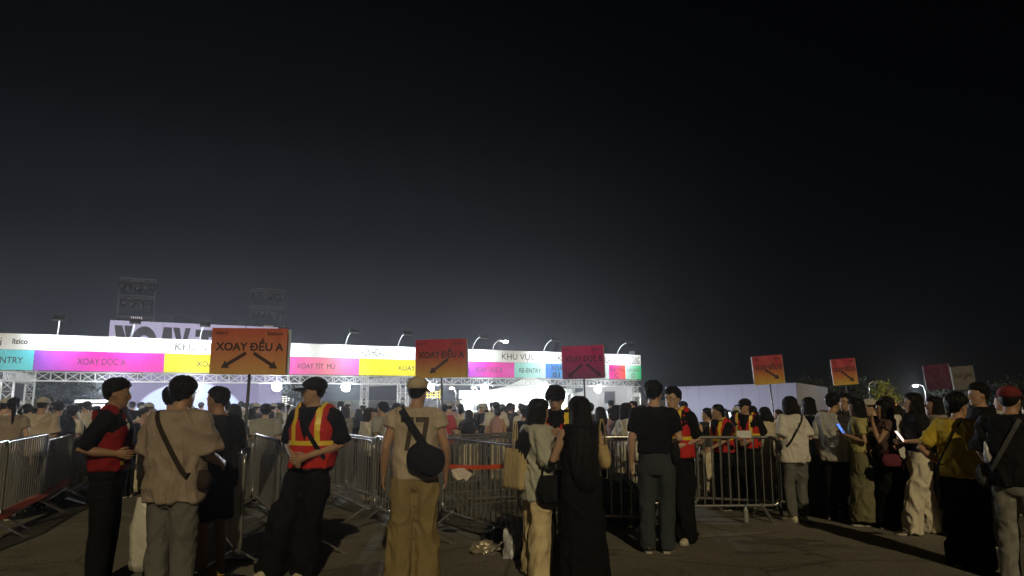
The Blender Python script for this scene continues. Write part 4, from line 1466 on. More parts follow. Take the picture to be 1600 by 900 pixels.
tree(1500, 70, 3.0, 2.6, 'dark tree behind the plain pale sign', LEAF_D, 7)
tree(1575, 66, 3.2, 2.6, 'dark tree at the picture edge behind the maroon cap', LEAF_D, 8)
# orange lamp on a post by the small tree
c = P(1397, 636, 50)
r = empty('globe_lamp', (c.x, c.y, 0), 0, 'orange globe lamp on a short post by the small tree', 'lamp')
M = MB(); M.tube([(0, 0, 0), (0, 0, c.z - .2)], .04, 8); M.build('post', DARK_STEEL, r)
M = MB(); M.ell((0, 0, c.z), (.24, .24, .2), 14, 9); M.build('globe', emit('globe_orange', (1, .35, .06), 6), r, True)
l = bpy.data.lights.new('globe_light', 'POINT'); l.energy = 160; l.color = (1, .75, .25); l.shadow_soft_size = .2
lo = bpy.data.objects.new('globe_light', l); COL.objects.link(lo); lo.parent = r; lo.location = (-.35, -.4, c.z + .15)
# distant block with lit windows
d = 150
xa, xb = X(428, d, 4), X(459, d, 4)
r = empty('apartment_block', ((xa + xb) / 2, d, 0), 0, 'distant dark apartment block with rows of lit windows', 'building')
zt2 = P(443, 616, d).z
w = xb - xa
M = MB(); M.box((0, 3, zt2 / 2), (w, 6, zt2)); M.build('wall', mat('dark_render', (.05, .05, .06), .8, 0, .1, 1), r)
M = MB(); M.box((0, 3, zt2 + .1), (w + .3, 6.3, .2)); M.build('roof', mat('dark_render', (.06, .06, .07), .8, 0, .1, 1), r)
WG = emit('window_glow', (1, .97, .9), 1.6)
for i in range(7):
    for j in range(6):
        if random.random() < .62:
            M = MB(); M.box((-w / 2 + w * (i + .5) / 7, -.03, zt2 * (.12 + .14 * j)), (w / 7 * .7, .05, zt2 * .055)); M.build('window', WG, r)
# far lit food stall behind the red vested youth
c = P(150, 640, 58)
r = empty('food_stall', (c.x, c.y, 0), .15, 'brightly lit white and red stall far behind the red vested youth', 'stall')
M = MB(); M.box((0, 0, P(150, 627, 58).z), (2.6, 1.6, .22)); M.build('canopy', emit('stall_sign', (1, .98, .95), 1.6), r)
for s in (-1, 1):
    M = MB(); M.box((s * 1.2, 0, .7), (.08, .08, 1.4)); M.build('leg', WHITE, r)
M = MB(); M.box((0, .6, .75), (2.3, .06, 1.1)); M.build('back_board', emit('stall_board', (1, .9, .86), .9), r)
M = MB(); M.box((0, -.5, .45), (2.2, .5, .88)); M.build('counter', mat('stall_red', (.5, .06, .05), .6), r)
# yellow neon lettering frame under the gate
c = P(672, 618, 46)
r = empty('neon_sign', (c.x, c.y, 0), .3, 'small yellow neon lattice sign glowing behind the beige cap', 'sign')
M = MB()
for i in range(9):
    x_ = -.62 + i * .155
    M.tube([(x_, 0, c.z - .2 + .05 * math.sin(i * 2.1)), (x_ + .06 * math.cos(i * 3), 0, c.z + .32 + .08 * math.sin(i * 1.7))], .014, 5)
for k_ in range(3): M.tube([(-.7 + .1 * k_, 0, c.z - .12 + .17 * k_), (.70 - .05 * k_, 0, c.z - .10 + .17 * k_)], .014, 5)
M.build('neon_tube', emit('neon_yellow', (1, .8, .15), 1.6), r)
for s in (-1, 1):
    M = MB(); M.tube([(s * .5, .06, 0), (s * .5, .06, c.z + .35)], .025, 6); M.build('post', DARK_STEEL, r)

# ================================================================== lane signs on poles
def arrow(o, x, z, ang, ln, m, sz=1.0):
    """flat arrow; its point lies ln from (x,z) in direction ang"""
    M = MB()
    w, hw_, hl = .020 * sz, .052 * sz, .085 * sz
    pts = [(0, -w), (ln - hl, -w), (ln - hl, -hw_), (ln, 0), (ln - hl, hw_), (ln - hl, w), (0, w)]
    c_, s_ = math.cos(ang), math.sin(ang)
    M.prism([(x + a_ * c_ - b_ * s_, z + a_ * s_ + b_ * c_) for a_, b_ in pts], -.024, -.0195)
    M.build('arrow', m, o)
SIGNINK = mat('sign_print_dark', (.05, .018, .018), .6, 0, .1, 8)
def sign(px, d, y0, y1, wpx, yaw, label, stops, txt, arrows, roll=0.0, tm=SIGNINK, hd=True, deep=.10, bw=None):
    c = P(px, (y0 + y1) / 2, d)
    zt, zb = P(px, y0, d).z - gz(d), P(px, y1, d).z - gz(d)
    h = zt - zb
    w = bw or wpx / F_PX * d / max(.5, math.cos(yaw))
    g_ = gz(c.y)
    r = empty('lane_sign', (c.x, c.y, g_), yaw, label, 'sign', 'lane signs on poles')
    r.rotation_euler.y = roll
    r.location.x -= (zt + zb) / 2 * math.sin(roll)
    M = MB(); M.tube([(0, deep / 2, 0), (0, deep / 2, zt - .02)], .017, 10); M.build('pole', DARK_STEEL, r, True)
    M = MB(); M.box((0, deep / 2, .012), (.34, .34, .02)); M.build('base_plate', DARK_STEEL, r)
    gmx = gradmat('sign_print', stops, 'Z', .55)
    M = MB(); M.box((0, -.009, (zt + zb) / 2), (w, .018, h)); f = M.build('front_board', gmx, r)
    M = MB(); M.box((0, deep + .009, (zt + zb) / 2), (w, .018, h)); M.build('back_board', mat('board_back', (.5, .5, .5), .7), r)
    for x_ in (-w / 2 - .006, w / 2 + .006):
        M = MB(); M.box((x_, deep / 2, (zt + zb) / 2), (.012, .05, h * .98)); M.build('edge_strip', mat('board_edge', (.42, .42, .43), .6), r)
    zc_ = (zt + zb) / 2
    if txt:
        text(txt, f, -w * .44, w * .46, zc_ + h * .10, h * .17, -.021, tm, .03)
    if hd:
        text('FANCY', f, -w * .45, -w * .28, zc_ + h * .39, h * .065, -.021, tm, .02)
        text('lizico', f, w * .24, w * .44, zc_ + h * .39, h * .075, -.021, tm, .02)
    for (x_, z_, a_, ln) in arrows:
        arrow(f, x_ * w, zc_ + z_ * h, R(a_), ln * h, tm, h / .55)
    return r
OR = [(0, (.62, .36, .09)), (.45, (.58, .22, .10)), (1, (.50, .09, .06))]
RO = [(0, (.60, .40, .05)), (.4, (.48, .14, .04)), (.62, (.42, .04, .04)), (1, (.42, .018, .05))]
MGS = [(0, (.20, .035, .16)), (.5, (.42, .012, .18)), (1, (.58, .012, .19))]
sign(389.5, 7.5, 513, 585, 118, .0, 'big orange sign with two diverging arrows beside the black capped staff', OR, 'XOAY \u00d0\u1ec0U A', ((-.03, -.04, 212, .62), (.07, -.04, -32, .62)), roll=.012)
sign(689, 11, 530, 590, 80, -.12, 'red to yellow sign with one arrow behind the beige capped man', RO, 'XOAY \u00d0\u1ec0U A', ((.15, -.02, 216, .62),), roll=-.02)
sign(911, 13.9, 540, 591.5, 64, -.18, 'magenta sign with two arrows above the woman in black', MGS, 'XOAY D\u1eccC B', ((-.02, -.06, 222, .60), (.08, -.06, -42, .60)), roll=-.03, tm=mat('plum_print', (.07, .015, .07), .5))
sign(1201, 17.5, 555, 600, 43, -.25, 'red to yellow sign with one arrow above the white tee and strap', RO, 'XOAY \u00d0\u1ec0U B', ((-.12, .02, -38, .58),), roll=-.07)
sign(1320, 22.5, 560, 601, 33, -.30, 'small red to yellow sign above the glasses wearer in the queue', RO, 'XOAY \u00d0\u1ec0U B', ((-.12, .02, -45, .58),), roll=-.07)
sign(1467, 19, 568.5, 608, 31, -.45, 'dark magenta sign above the queue without clear lettering', [(0, (.06, .01, .05)), (1, (.09, .008, .045))], None, (), roll=-.09, hd=False)
sign(1507, 20, 571.5, 608, 27, -.40, 'plain pale grey sign at the end of the row of signs', [(0, (.13, .115, .11)), (1, (.12, .105, .10))], 'XOAY V\u00d2NG', ((.0, -.08, 45, .40),), roll=-.08, tm=mat('faded_print', (.06, .05, .05), .6), hd=False)

# ================================================================== the people in front
def at(px, d): return (X(px, d, .9), d, gz(d))
p_youth = make_person('young staff in red bib over black tee standing in profile beside tan shirt man', at(168, 6.35), -76, 1.755, 'm', armL=FORWARD, armR=((.255, -.15, 1.13), (.20, .09, 1.10)), head=(2, -3, 0), hair='short',
                      top='shirt', topm=BLK, hem=.88, sleeve=.95, ease=.02, vest='bib', bottom='straight', botm=BLK, shoe=SH_B, skin=SKIN_D)
p_tan = make_person('man in tan short sleeved shirt seen from behind holding white plastic bag', at(272, 5.6), -8, 1.75, 'm', armL=((.245, .02, 1.13), (.27, .16, .92)), armR=((.25, .03, 1.13), (.2, .27, 1.06)), head=(-6, -6, 0), hair='short',
                    top='shirt', topm=TAN, hem=.80, sleeve=.92, ease=.045, bottom='straight', botm=GREY, shoe=SH_B)
p_hid = make_person('dark haired man hidden behind the tan shirted man', at(262, 6.6), -30, 1.70, 'm', hair='crop', top='shirt', topm=BLK2, sleeve=.85, bottom='straight', botm=BLK, shoe=SH_B, armL=FRONT, armR=FRONT)
p_short = make_person('man in dark tee and black shorts turned to tan shirt man', at(336, 6.5), 66, 1.69, 'm', armL=FRONT, armR=((.25, .0, 1.12), (.12, .26, 1.0)), head=(8, -2, 0), hair='crop', skin=SKIN_D,
                      top='shirt', topm=cloth((.018, .019, .024)), hem=.84, sleeve=.85, ease=.03, bottom='shorts', botm=BLK, shoe=SH_B)
p_cap = make_person('staff in black cap and red hi-vis vest leaning at a barrier', at(480, 6.75), 166, 1.775, 'm', armL=((.27, -.04, 1.13), (.06, .20, 1.04)), armR=((.27, -.04, 1.13), (.075, .19, 1.02)), feet=((.0, .02), (.30, .06)), head=(-62, 0, 0), shift=(-.05, 0), hair='short',
                    top='shirt', topm=BLK, hem=.90, sleeve=.95, ease=.026, vest=True, bottom='wide', botm=BLK, shoe=SH_W, cap=cloth((.012, .012, .013)))
p_77 = make_person('man in beige jersey numbered 77 and khaki trousers seen from behind', at(648, 6.5), 6, 1.77, 'm', armL=((.25, -.03, 1.125), (.27, .07, .88)), armR=((.255, -.02, 1.125), (.265, .09, .885)), head=(-22, -3, 0), hair='short', feet=((-.105, 0), (.10, .03)),
                   top='shirt', topm=BEIGE, hem=.86, sleeve=.36, ease=.020, bottom='wide', botm=KHAKI, shoe=SH_B, cap=cloth((.50, .42, .30)))
p_card = make_person('woman in pale grey cardigan and cream trousers facing the staff with papers', at(838, 6.75), -70, 1.58, 'f', armL=FORWARD, armR=((.24, .0, 1.13), (.14, .26, 1.12)), head=(6, -8, 0), hair='long', skin=SKIN_L,
                     top='cardigan', topm=cloth((.46, .47, .42)), hem=.74, sleeve=1.9, ease=.045, bottom='wide', botm=cloth((.70, .58, .36)), shoe=SH_W)
p_phone = make_person('young staff in red hi-vis vest bending over papers between two women', at(870, 7.45), 172, 1.72, 'm', armL=PHONE, armR=PHONE, head=(0, -26, 0), hair='fringe',
                      top='shirt', topm=BLK, hem=.90, sleeve=.9, ease=.03, vest=True, bottom='straight', botm=BLK, shoe=SH_B, skin=SKIN_L)
p_dress = make_person('woman in long black dress with waist length black hair seen from behind', at(908, 6.35), 4, 1.60, 'f', armL=((.255, .05, 1.13), (.16, .27, 1.16)), armR=((.235, .0, 1.13), (.15, .2, 1.0)), head=(10, -5, 0), hair='verylong', skin=SKIN_L,
                      top='blouse', topm=BLK, hem=.90, sleeve=.0, ease=.02, bottom='dress', botm=BLK, shoe=SH_B)
p_jean = make_person('man in black tee and wide grey jeans seen from behind', at(1024, 7.8), -14, 1.765, 'm', armL=((.235, -.03, 1.12), (.25, .05, .87)), armR=((.25, -.03, 1.13), (.12, .2, 1.02)), head=(-10, -2, 0), hair='short', feet=((-.095, -.02), (.095, .02)),
                     top='shirt', topm=BLK, hem=.985, sleeve=.72, ease=.016, bottom='straight', botm=JEAN, shoe=SH_B, skin=SKIN_L, tucked=True)
p_glas = make_person('staff with glasses and red vest half hidden behind the black tee man', at(1056, 8.35), 142, 1.71, 'm', armL=FRONT, armR=FRONT, head=(-6, -4, 0), hair='short', glasses=True, skin=SKIN_L,
                     top='shirt', topm=BLK, hem=.9, sleeve=.9, ease=.028, vest=True, bottom='wide', botm=BLK, shoe=SH_W)
p_st1 = make_person('staff with tied hair and red vest leaning forearms on steel barrier', at(1131, 11.35), 118, 1.60, 'f', armL=LEANF, armR=LEANF, head=(-28, -2, 0), lean=.12, hair='pony',
                    top='shirt', topm=BLK, hem=.9, sleeve=.85, ease=.028, vest=True, bottom='straight', botm=BLK, shoe=SH_B, group=None)
p_st2 = make_person('staff in black cap and red vest standing behind the steel barrier', at(1168, 11.8), 146, 1.70, 'm', armL=FRONT, armR=FRONT, head=(-34, 0, 0), hair='short', cap=cloth((.014, .014, .015)),
                    top='shirt', topm=BLK, hem=.9, sleeve=.9, ease=.03, vest=True, bottom='straight', botm=BLK, shoe=SH_B)
p_wt = make_person('person with bobbed hair in white tee with black strap across back', at(1241, 9.85), 12, 1.64, 'f', armL=PHONE, armR=PHONE, head=(-4, -12, 0), hair='bob', skin=SKIN_L,
                   top='shirt', topm=WHT, hem=.80, sleeve=.85, ease=.045, bottom='slim', botm=GREY, shoe=SH_W, feet=((-.09, 0), (.1, .03)))
p_lh = make_person('woman with long black hair in slate dress beside the white tee person', at(1268, 10.7), -24, 1.66, 'f', hair='long', top='blouse', topm=BLUEG, hem=.86, sleeve=.4, bottom='dress', botm=cloth((.10, .11, .11)), shoe=SH_W, armL=FRONT, armR=FRONT)
p_ws = make_person('man in white shirt with rolled sleeves and black trousers in the queue', at(1306, 9.95), -52, 1.68, 'm', armL=HANG, armR=((.24, -.02, 1.12), (.245, .07, .88)), hair='short', head=(-6, 0, 0),
                   top='shirt', topm=cloth((.50, .48, .43)), hem=.80, sleeve=1.1, ease=.035, bottom='straight', botm=BLK, shoe=SH_W, feet=((-.1, -.02), (.1, .1)))
p_tg = make_person('tall man with glasses looking over the queue under a small sign', at(1326, 11.2), 128, 1.75, 'm', armL=FRONT, armR=FRONT, hair='short', glasses=True, top='shirt', topm=BLK, sleeve=.9, bottom='straight', botm=BLK, shoe=SH_B)
p_ol = make_person('woman in yellow top and long olive skirt holding a blue lit phone', at(1346, 9.5), 66, 1.60, 'f', armL=PHONE, armR=PHONE, hair='shoulder', head=(4, -6, 0), top='shirt', topm=cloth((.42, .38, .16)), hem=.98, sleeve=.6, ease=.02, bottom='skirt', botm=OLIVE, shoe=SH_B)
p_ch = make_person('woman in dark floral top raising a hand to her chin', at(1388, 9.25), 72, 1.57, 'f', armL=CHIN, armR=FRONT, hair='shoulder', head=(6, 0, 0), top='blouse', topm=mat('floral_cloth', (.10, .06, .055), .85, 0, .8, 26, .2, 40), hem=.92, sleeve=.25, ease=.02, bottom='skirt', botm=BLK, shoe=SH_B, skin=SKIN)
p_wp = make_person('woman in black tee and white wide trousers with lit phone', at(1436, 8.8), 74, 1.645, 'f', armL=((.215, -.05, 1.13), (.12, .17, 1.12)), armR=((.22, -.06, 1.13), (.16, .14, 1.06)), hair='long', head=(4, -2, 0), top='shirt', topm=BLK2, hem=1.0, sleeve=.7, ease=.022, bottom='wide', botm=cloth((.68, .62, .50)), shoe=SH_B, feet=((-.1, .17), (.12, -.13)), skin=SKIN_L)
p_b1 = make_person('woman with bare shoulder looking left behind the yellow tee person', at(1468, 9.7), 80, 1.63, 'f', armL=FRONT, armR=FRONT, hair='shoulder', top='blouse', topm=TAN, hem=.9, sleeve=0, ease=.012, bottom='skirt', botm=BLK, shoe=SH_B)
p_ye = make_person('person in yellow tee with hand on hip looking to the picture edge', at(1503, 7.1), -48, 1.63, 'm', armL=HIP, armR=((.25, .0, 1.12), (.2, .22, 1.0)), hair='fringe', head=(-26, 0, 0), top='shirt', topm=YEL, hem=.88, sleeve=.8, ease=.024, bottom='wide', botm=BLK, shoe=SH_B)
p_dk = make_person('tall dark haired man in black between yellow tee and maroon cap', at(1541, 8.1), 70, 1.75, 'm', armL=FRONT, armR=FRONT, hair='short', top='shirt', topm=BLK, sleeve=.9, bottom='straight', botm=BLK, shoe=SH_B, head=(20, 0, 0))
p_mc = make_person('man in maroon cap and black tee at the picture edge', at(1589, 6.45), -38, 1.69, 'm', armL=((.25, .02, 1.12), (.18, .2, .98)), armR=FRONT, hair='short', cap=MAROON, head=(-20, -3, 0), top='shirt', topm=BLK2, hem=.84, sleeve=.9, ease=.042, bottom='straight', botm=mat('camouflage_cloth', (.22, .215, .20), .9, 0, .75, 13, .2, 40), shoe=SH_W, feet=((-.12, .05), (.12, -.05)))

# ------------------------------------------------------------------ crowd archetypes
ARCH = []
def arch(desc, **kw):
    p = make_person('x', (0, 0, 0), 0, 1.60, hi=False, **kw)
    ARCH.append((desc, p))
arch('short haired person', sex='m', armL=FRONT, armR=FRONT, hair='short', top='shirt', topm=WHT, sleeve=.85, ease=.03, bottom='straight', botm=BLK, shoe=SH_W, hem=.84)
arch('long haired woman', sex='f', armL=PHONE, armR=PHONE, hair='long', head=(0, -10, 0), top='shirt', topm=WHT, sleeve=.7, ease=.03, bottom='wide', botm=BLK, shoe=SH_W, hem=.86)
arch('woman with ponytail', sex='f', armL=FRONT, armR=HANG, hair='pony', head=(25, 0, 0), top='blouse', topm=WHT, sleeve=.4, ease=.02, bottom='skirt', botm=BLK, shoe=SH_B, hem=.92)
arch('woman with bobbed hair', sex='f', armL=HANG, armR=PHONE, hair='bob', head=(-28, -4, 0), top='shirt', topm=WHT, sleeve=1.6, ease=.035, bottom='slim', botm=BLK, shoe=SH_W, hem=.82)
arch('person with cropped hair', sex='m', armL=HANG, armR=FORWARD, hair='crop', head=(20, 0, 0), top='shirt', topm=WHT, sleeve=.9, ease=.035, bottom='wide', botm=BLK, shoe=SH_B, hem=.82)
arch('person in a cap', sex='m', armL=PHONE, armR=PHONE, hair='short', head=(-15, -14, 0), top='shirt', topm=WHT, sleeve=.9, ease=.04, bottom='straight', botm=BLK, shoe=SH_B, hem=.82, cap=cloth((.5, .48, .44)))
arch('woman with hair bun', sex='f', armL=FORWARD, armR=HANG, hair='bun', head=(40, 0, 0), top='blouse', topm=WHT, sleeve=0, ease=.012, bottom='wide', botm=BLK, shoe=SH_W, hem=.95)
arch('woman with raised arm', sex='f', armL=HANG, armR=UPHELD, hair='shoulder', head=(8, 4, 0), top='shirt', topm=WHT, sleeve=.8, ease=.03, bottom='straight', botm=BLK, shoe=SH_B, hem=.84)
bake_people()

TOPC = [('white', WHT), ('white', WHT), ('white', WHT), ('cream', CREAM), ('pale grey', LGREY), ('black', BLK2), ('black', BLK), ('charcoal', CHAR), ('pink', PINK), ('beige', BEIGE), ('navy', NAVY), ('olive', OLIVE), ('red', RED)]
TOPW = [.13, .13, .1, .1, .1, .1, .08, .07, .05, .06, .04, .02, .02]
BOTC = [BLK, BLK, BLK2, CHAR, GREY, JEAN, CREAM]
PLACED = [Vector((p.root.location.x, p.root.location.y, 0)) for p in PEOPLE if p not in [a[1] for a in ARCH]]
used = set()
def set_m(o, m):
    if not o.material_slots: return
    o.material_slots[0].link = 'OBJECT'
    o.material_slots[0].material = m
def crowd_person(x, y, yaw, where, ai=None, topc=None, sc=None, label=None):
    ai = int(rng.integers(len(ARCH))) if ai is None else ai
    desc, p = ARCH[ai]
    if ai in used:
        r = copy_tree(p.root)
    else:
        r = p.root
        used.add(ai)
    tn, tm = TOPC[rng.choice(len(TOPC), p=TOPW)] if topc is None else topc
    bm_ = BOTC[int(rng.integers(len(BOTC)))]
    sk = (SKIN, SKIN_L, SKIN_L)[int(rng.integers(3))]
    for c in r.children:
        nm = c.name.split('.')[0]
        if nm in ('shirt', 'blouse', 'cardigan'): set_m(c, tm)
        elif nm in ('trousers', 'skirt', 'shorts'): set_m(c, bm_)
        elif nm == 'body': set_m(c, sk)
        elif nm == 'hair': set_m(c, HAIR if rng.random() < .75 else HAIR_B)
    r.location = (x, y, gz(y))
    r.rotation_euler.z = R(yaw)
    s = p.k * (sc or (rng.uniform(.93, 1.03) if p.sex == 'f' else rng.uniform(.97, 1.09)))
    r.scale = (s, s, s)
    r['label'] = label or f'{desc} in {tn} top {where}'
    r['category'] = 'person'
    r['group'] = f'{desc}s, {tn} top, {where}'
    PLACED.append(Vector((x, y, 0)))
    return r
def free(x, y, md=.5):
    v = Vector((x, y, 0))
    if any((v - q_).length < md for q_ in PLACED): return False
    for a_, b2_ in SEGS:
        ab = b2_ - a_
        t_ = max(0, min(1, (v - a_).dot(ab) / ab.length_squared))
        if (a_ + ab * t_ - v).length < .36: return False
    return True
# a few that stand out
crowd_person(X(58, 11.2), 11.2, 20, '', 5, ('beige', BEIGE), 1.06, 'person in beige hat and beige top behind the left edge barrier')
crowd_person(X(14, 10.0), 10.0, 10, '', 2, ('tan', TAN), 1.02, 'woman with dark braid in tan top at the left picture edge')
crowd_person(X(86, 12.6), 12.6, 5, '', 4, ('navy', NAVY), 1.07, 'short haired man in dark jacket beside the beige hat')
crowd_person(X(110, 14.3), 14.3, -20, '', 0, ('white', WHT), 1.02, 'man in white shirt just right of the dark jacket in the left crowd')
crowd_person(X(412, 12.6), 12.6, 15, '', 0, ('pale grey', LGREY), 1.03, 'man in pale grey tee with strap behind the lane barriers')
strapman = PLACED[-1]
crowd_person(X(345, 10.6), 10.6, 30, '', 0, ('black', BLK2), 1.02, 'dark clad man behind the barrier right of the man in shorts')
crowd_person(X(362, 11.4), 11.4, 10, '', 1, ('black', BLK), 1.0, 'long haired woman in black behind the pole of the big orange sign')
crowd_person(X(574, 13.2), 13.2, -60, '', 3, ('white', WHT), 1.0, 'woman in white bending to a neighbour beside the 77 jersey')
crowd_person(X(597, 13.0), 13.0, 60, '', 0, ('pale grey', LGREY), 1.06, 'tall man in pale grey tee close beside the 77 jersey')
crowd_person(X(964, 11.9), 11.9, -60, '', 3, ('pink', PINK), 1.0, 'woman in pink sleeves behind the beige shoulder bag')
crowd_person(X(980, 11.2), 11.2, -50, '', 7, ('white', WHT), 1.0, 'woman in white print tee left of the black tee man')
crowd_person(X(940, 12.6), 12.6, 10, '', 1, ('black', BLK), 1.0, 'long haired woman in black right of the woman in black dress')
crowd_person(X(820, 15.2), 15.2, 20, '', 4, ('black', BLK), .98, 'person in black top drinking in the crowd before the tents')
REG = [(-60, 60, 9.8, 15, 16, 'in the left edge crowd'), (60, 150, 11.2, 20, 18, 'in the crowd beside the youth'), (150, 330, 13.5, 25, 24, 'in the crowd below the arch'),
       (340, 465, 13.2, 25, 20, 'past the big orange sign'), (525, 630, 13.4, 24, 16, 'beyond the 77 jersey'), (690, 840, 16.0, 26, 32, 'before the white tents'),
       (840, 1010, 13.0, 24, 22, 'before the white hoarding'), (1060, 1235, 11.9, 16.5, 16, 'behind the leaning staff'), (1215, 1300, 11.2, 15, 8, 'behind the white tee person'),
       (1290, 1600, 9.9, 12.4, 14, 'near the front of the dark queue'), (1300, 1620, 10.6, 15, 20, 'in the dark queue')]
for pa, pb, da, db, cnt, where in REG:
    k_ = tries = 0
    while k_ < cnt and tries < 900:
        tries += 1
        d = da + (db - da) * rng.random() ** 1.25
        x = X(pa + (pb - pa) * rng.random(), d)
        if not free(x, d, .5 if d > 12 else .55): continue
        if pb <= 150 and not left_of_a(x, d): continue
        yaw = 27 + rng.normal() * 32 if rng.random() < .8 else rng.uniform(-150, 150)
        crowd_person(x, d, yaw, where)
        k_ += 1
bpy.context.view_layer.update()
pw = ARCH[7][1]
for o in [q_ for q_ in COL.objects if q_.get('category') == 'person' and 'raised arm' in q_['label']]:
    if o.location.y < 10.5: continue
    hp_ = o.matrix_world @ Vector(pw.arm['R'][4] + (pw.arm['R'][4] - pw.arm['R'][2]) * .34)
    r = empty('phone', hp_ + Vector((0, 0, .05)), o.rotation_euler.z, 'phone with lit screen held up ' + o['label'].split(' top ')[-1], 'phone', 'lit phones held up in the crowd')
    r.rotation_euler.x = R(-15)
    M = MB(); M.box((0, 0, 0), (.075, .009, .155)); M.build('phone_body', BLACKP, r)
    M = MB(); M.box((0, -.0055, 0), (.068, .002, .145)); M.build('screen', emit('crowd_screen', (.8, .9, 1.0), 1.1), r)
def column_of(o):
    v = o.location
    return v.x / max(.1, v.y)
RANK = ('leftmost', 'second from left', 'third from left', 'fourth from left', 'fifth from left', 'sixth from left', 'seventh from left', 'eighth from left', 'ninth from left', 'tenth from left')
def rank_labels(objs):
    by = {}
    for o in objs: by.setdefault(o['label'], []).append(o)
    for lab, os_ in by.items():
        if len(os_) < 2: continue
        os_.sort(key=column_of)
        for o, w_ in zip(os_, RANK): o['label'] = f'{lab}, {w_}'
rank_labels([o for o in COL.objects if o.get('category') in ('person', 'floodlight', 'stage light', 'phone')])
for i, (desc, p) in enumerate(ARCH):
    if i not in used:
        for c in list(p.root.children_recursive) + [p.root]: bpy.data.objects.remove(c)

# ================================================================== what they carry
BAGB = cloth((.014, .014, .016)); STRB = cloth((.035, .026, .020))
strap_on(p_tan, -1, 1.0, .036, STRB, STRB, ez=.066, x_sh=.10, label='dark brown strap bag across the tan shirted back', bagsize=(.10, .05, .07), name='strap_bag')
strap_on(p_77, -1, 1.06, .058, BAGB, BAGB, ez=.055, x_sh=.13, x_hip=.14, name='sling_bag', label='black sling bag on the back of the 77 jersey', bagsize=(.165, .06, .12), back=(.095, -.205, 1.035), tilt=R(24))
strap_on(p_wt, 1, 1.03, .028, BAGB, BAGB, ez=.055, x_sh=.09, name='strap_bag', label='small black strap bag on the white tee back', bagsize=(.07, .04, .05))
strap_on(p_jean, -1, 1.04, .012, BAGB, BAGB, ez=.034, x_sh=.09, name='strap_bag', label='small black bag at the hip of the black tee man', bagsize=(.05, .09, .10))
strap_on(p_ye, 1, 1.0, .018, STRB, None, ez=.055, x_sh=.08, name='bag_strap', label='thin dark strap across the yellow tee', cat='strap')
strap_on(p_mc, 1, .98, .035, cloth((.10, .10, .11)), cloth((.10, .10, .11)), ez=.055, x_sh=.09, name='strap_bag', label='grey strap bag across the black tee at the picture edge', bagsize=(.12, .06, .10))
strap_on(p_cap, 1, 1.02, .04, BLK, None, ez=.045, x_sh=.10, name='bag_strap', label='black strap across the red vest of the capped staff', cat='strap')
# 77 on the jersey
jer = p_77.o_shirt.data
bvh = BVHTree.FromPolygons([v.co for v in jer.vertices], [tuple(q_.vertices) for q_ in jer.polygons])
for cx in (-.068, .058):
    M = MB()
    def grid(c00, c10, c11, c01, nu, nv):
        vs, fs = [], []
        for i in range(nu + 1):
            for j in range(nv + 1):
                a_, b2_ = i / nu, j / nv
                pxy = Vector(c00) * (1 - a_) * (1 - b2_) + Vector(c10) * a_ * (1 - b2_) + Vector(c11) * a_ * b2_ + Vector(c01) * (1 - a_) * b2_
                hit = bvh.ray_cast(Vector((cx + pxy.x, -.6, pxy.y)), Vector((0, 1, 0)))[0]
                yv = hit.y - .006 if hit is not None else -.16
                vs.append((cx + pxy.x, yv, pxy.y))
        for i in range(nu):
            for j in range(nv):
                k0 = i * (nv + 1) + j
                fs.append((k0, k0 + nv + 1, k0 + nv + 2, k0 + 1))
        M.add(vs, fs)
    grid((-.056, 1.335), (.056, 1.335), (.056, 1.378), (-.056, 1.378), 8, 3)
    grid((-.022, 1.10), (.018, 1.10), (.056, 1.335), (.014, 1.335), 3, 9)
    M.build('jersey_number', cloth((.085, .07, .05), 'number_print'), p_77.o_shirt, True)
# jumble helpers
def hand(p, key):
    v = p.arm[key][4] * .35 + (p.arm[key][4] + (p.arm[key][4] - p.arm[key][2]) * .36) * .65
    return p.root.matrix_basis @ Vector(v)
def soft_bag(name, label, loc, size, m, rz=0, seed=0, handles=None, cat='bag', crumple=.12, flat=True, square=False):
    r = empty(name, loc, rz, label, cat)
    M = MB()
    sx_, sy_, sz_ = size
    rings = []
    for i in range(11):
        f = i / 10
        wv = (.82 + .22 * math.sin(math.pi * min(1, f * 1.15))) * (1 if f > .06 else .85)
        a_ = np.linspace(0, 2 * math.pi, 26, endpoint=False)
        ca, sa = np.cos(a_), np.sin(a_)
        nzv = 1 + crumple * 2 * (vnoise(np.stack([ca * 2.2, sa * 2.2, np.full(26, f * 3.5)], 1), seed) - .5)
        yy = sy_ * (1 - .75 * f ** 2 if flat else 1 - .5 * f ** 3)
        ex = .28 if square else .7
        if square: wv = .96 + .05 * math.sin(math.pi * f); yy = sy_
        rings.append(np.stack([sx_ * (wv if not square else wv * (1 - .7 * f ** 3)) * nzv * np.sign(ca) * abs(ca) ** ex, yy * wv * nzv * np.sign(sa) * abs(sa) ** (ex + .1), sz_ * f + 0 * a_], 1))
    M.loft(rings)
    M.build('bag_body', m, r, True)
    if handles:
        for s in (-1, 1):
            H_ = MB()
            t_ = np.linspace(0, math.pi, 11)
            H_.tube(np.stack([handles[0] * np.cos(t_), s * .012 + 0 * t_, sz_ - .02 + handles[1] * np.sin(t_)], 1), .0045, 6)
            H_.build('handle', m, r, True)
    return r
PLAST = mat('white_plastic', (.52, .50, .46), .3, 0, .12, 12, 1.0, 16)
PLASTG = mat('grey_plastic', (.45, .46, .50), .3, 0, .15, 12, .5, 18)
bpy.context.view_layer.update()
h = hand(p_tan, 'L'); soft_bag('plastic_bag', 'full white plastic bag hanging from the tan shirted man', (h.x - .02, h.y - .02, h.z - .62), (.14, .10, .55), PLAST, .2, 3, (.05, .10), crumple=.3)
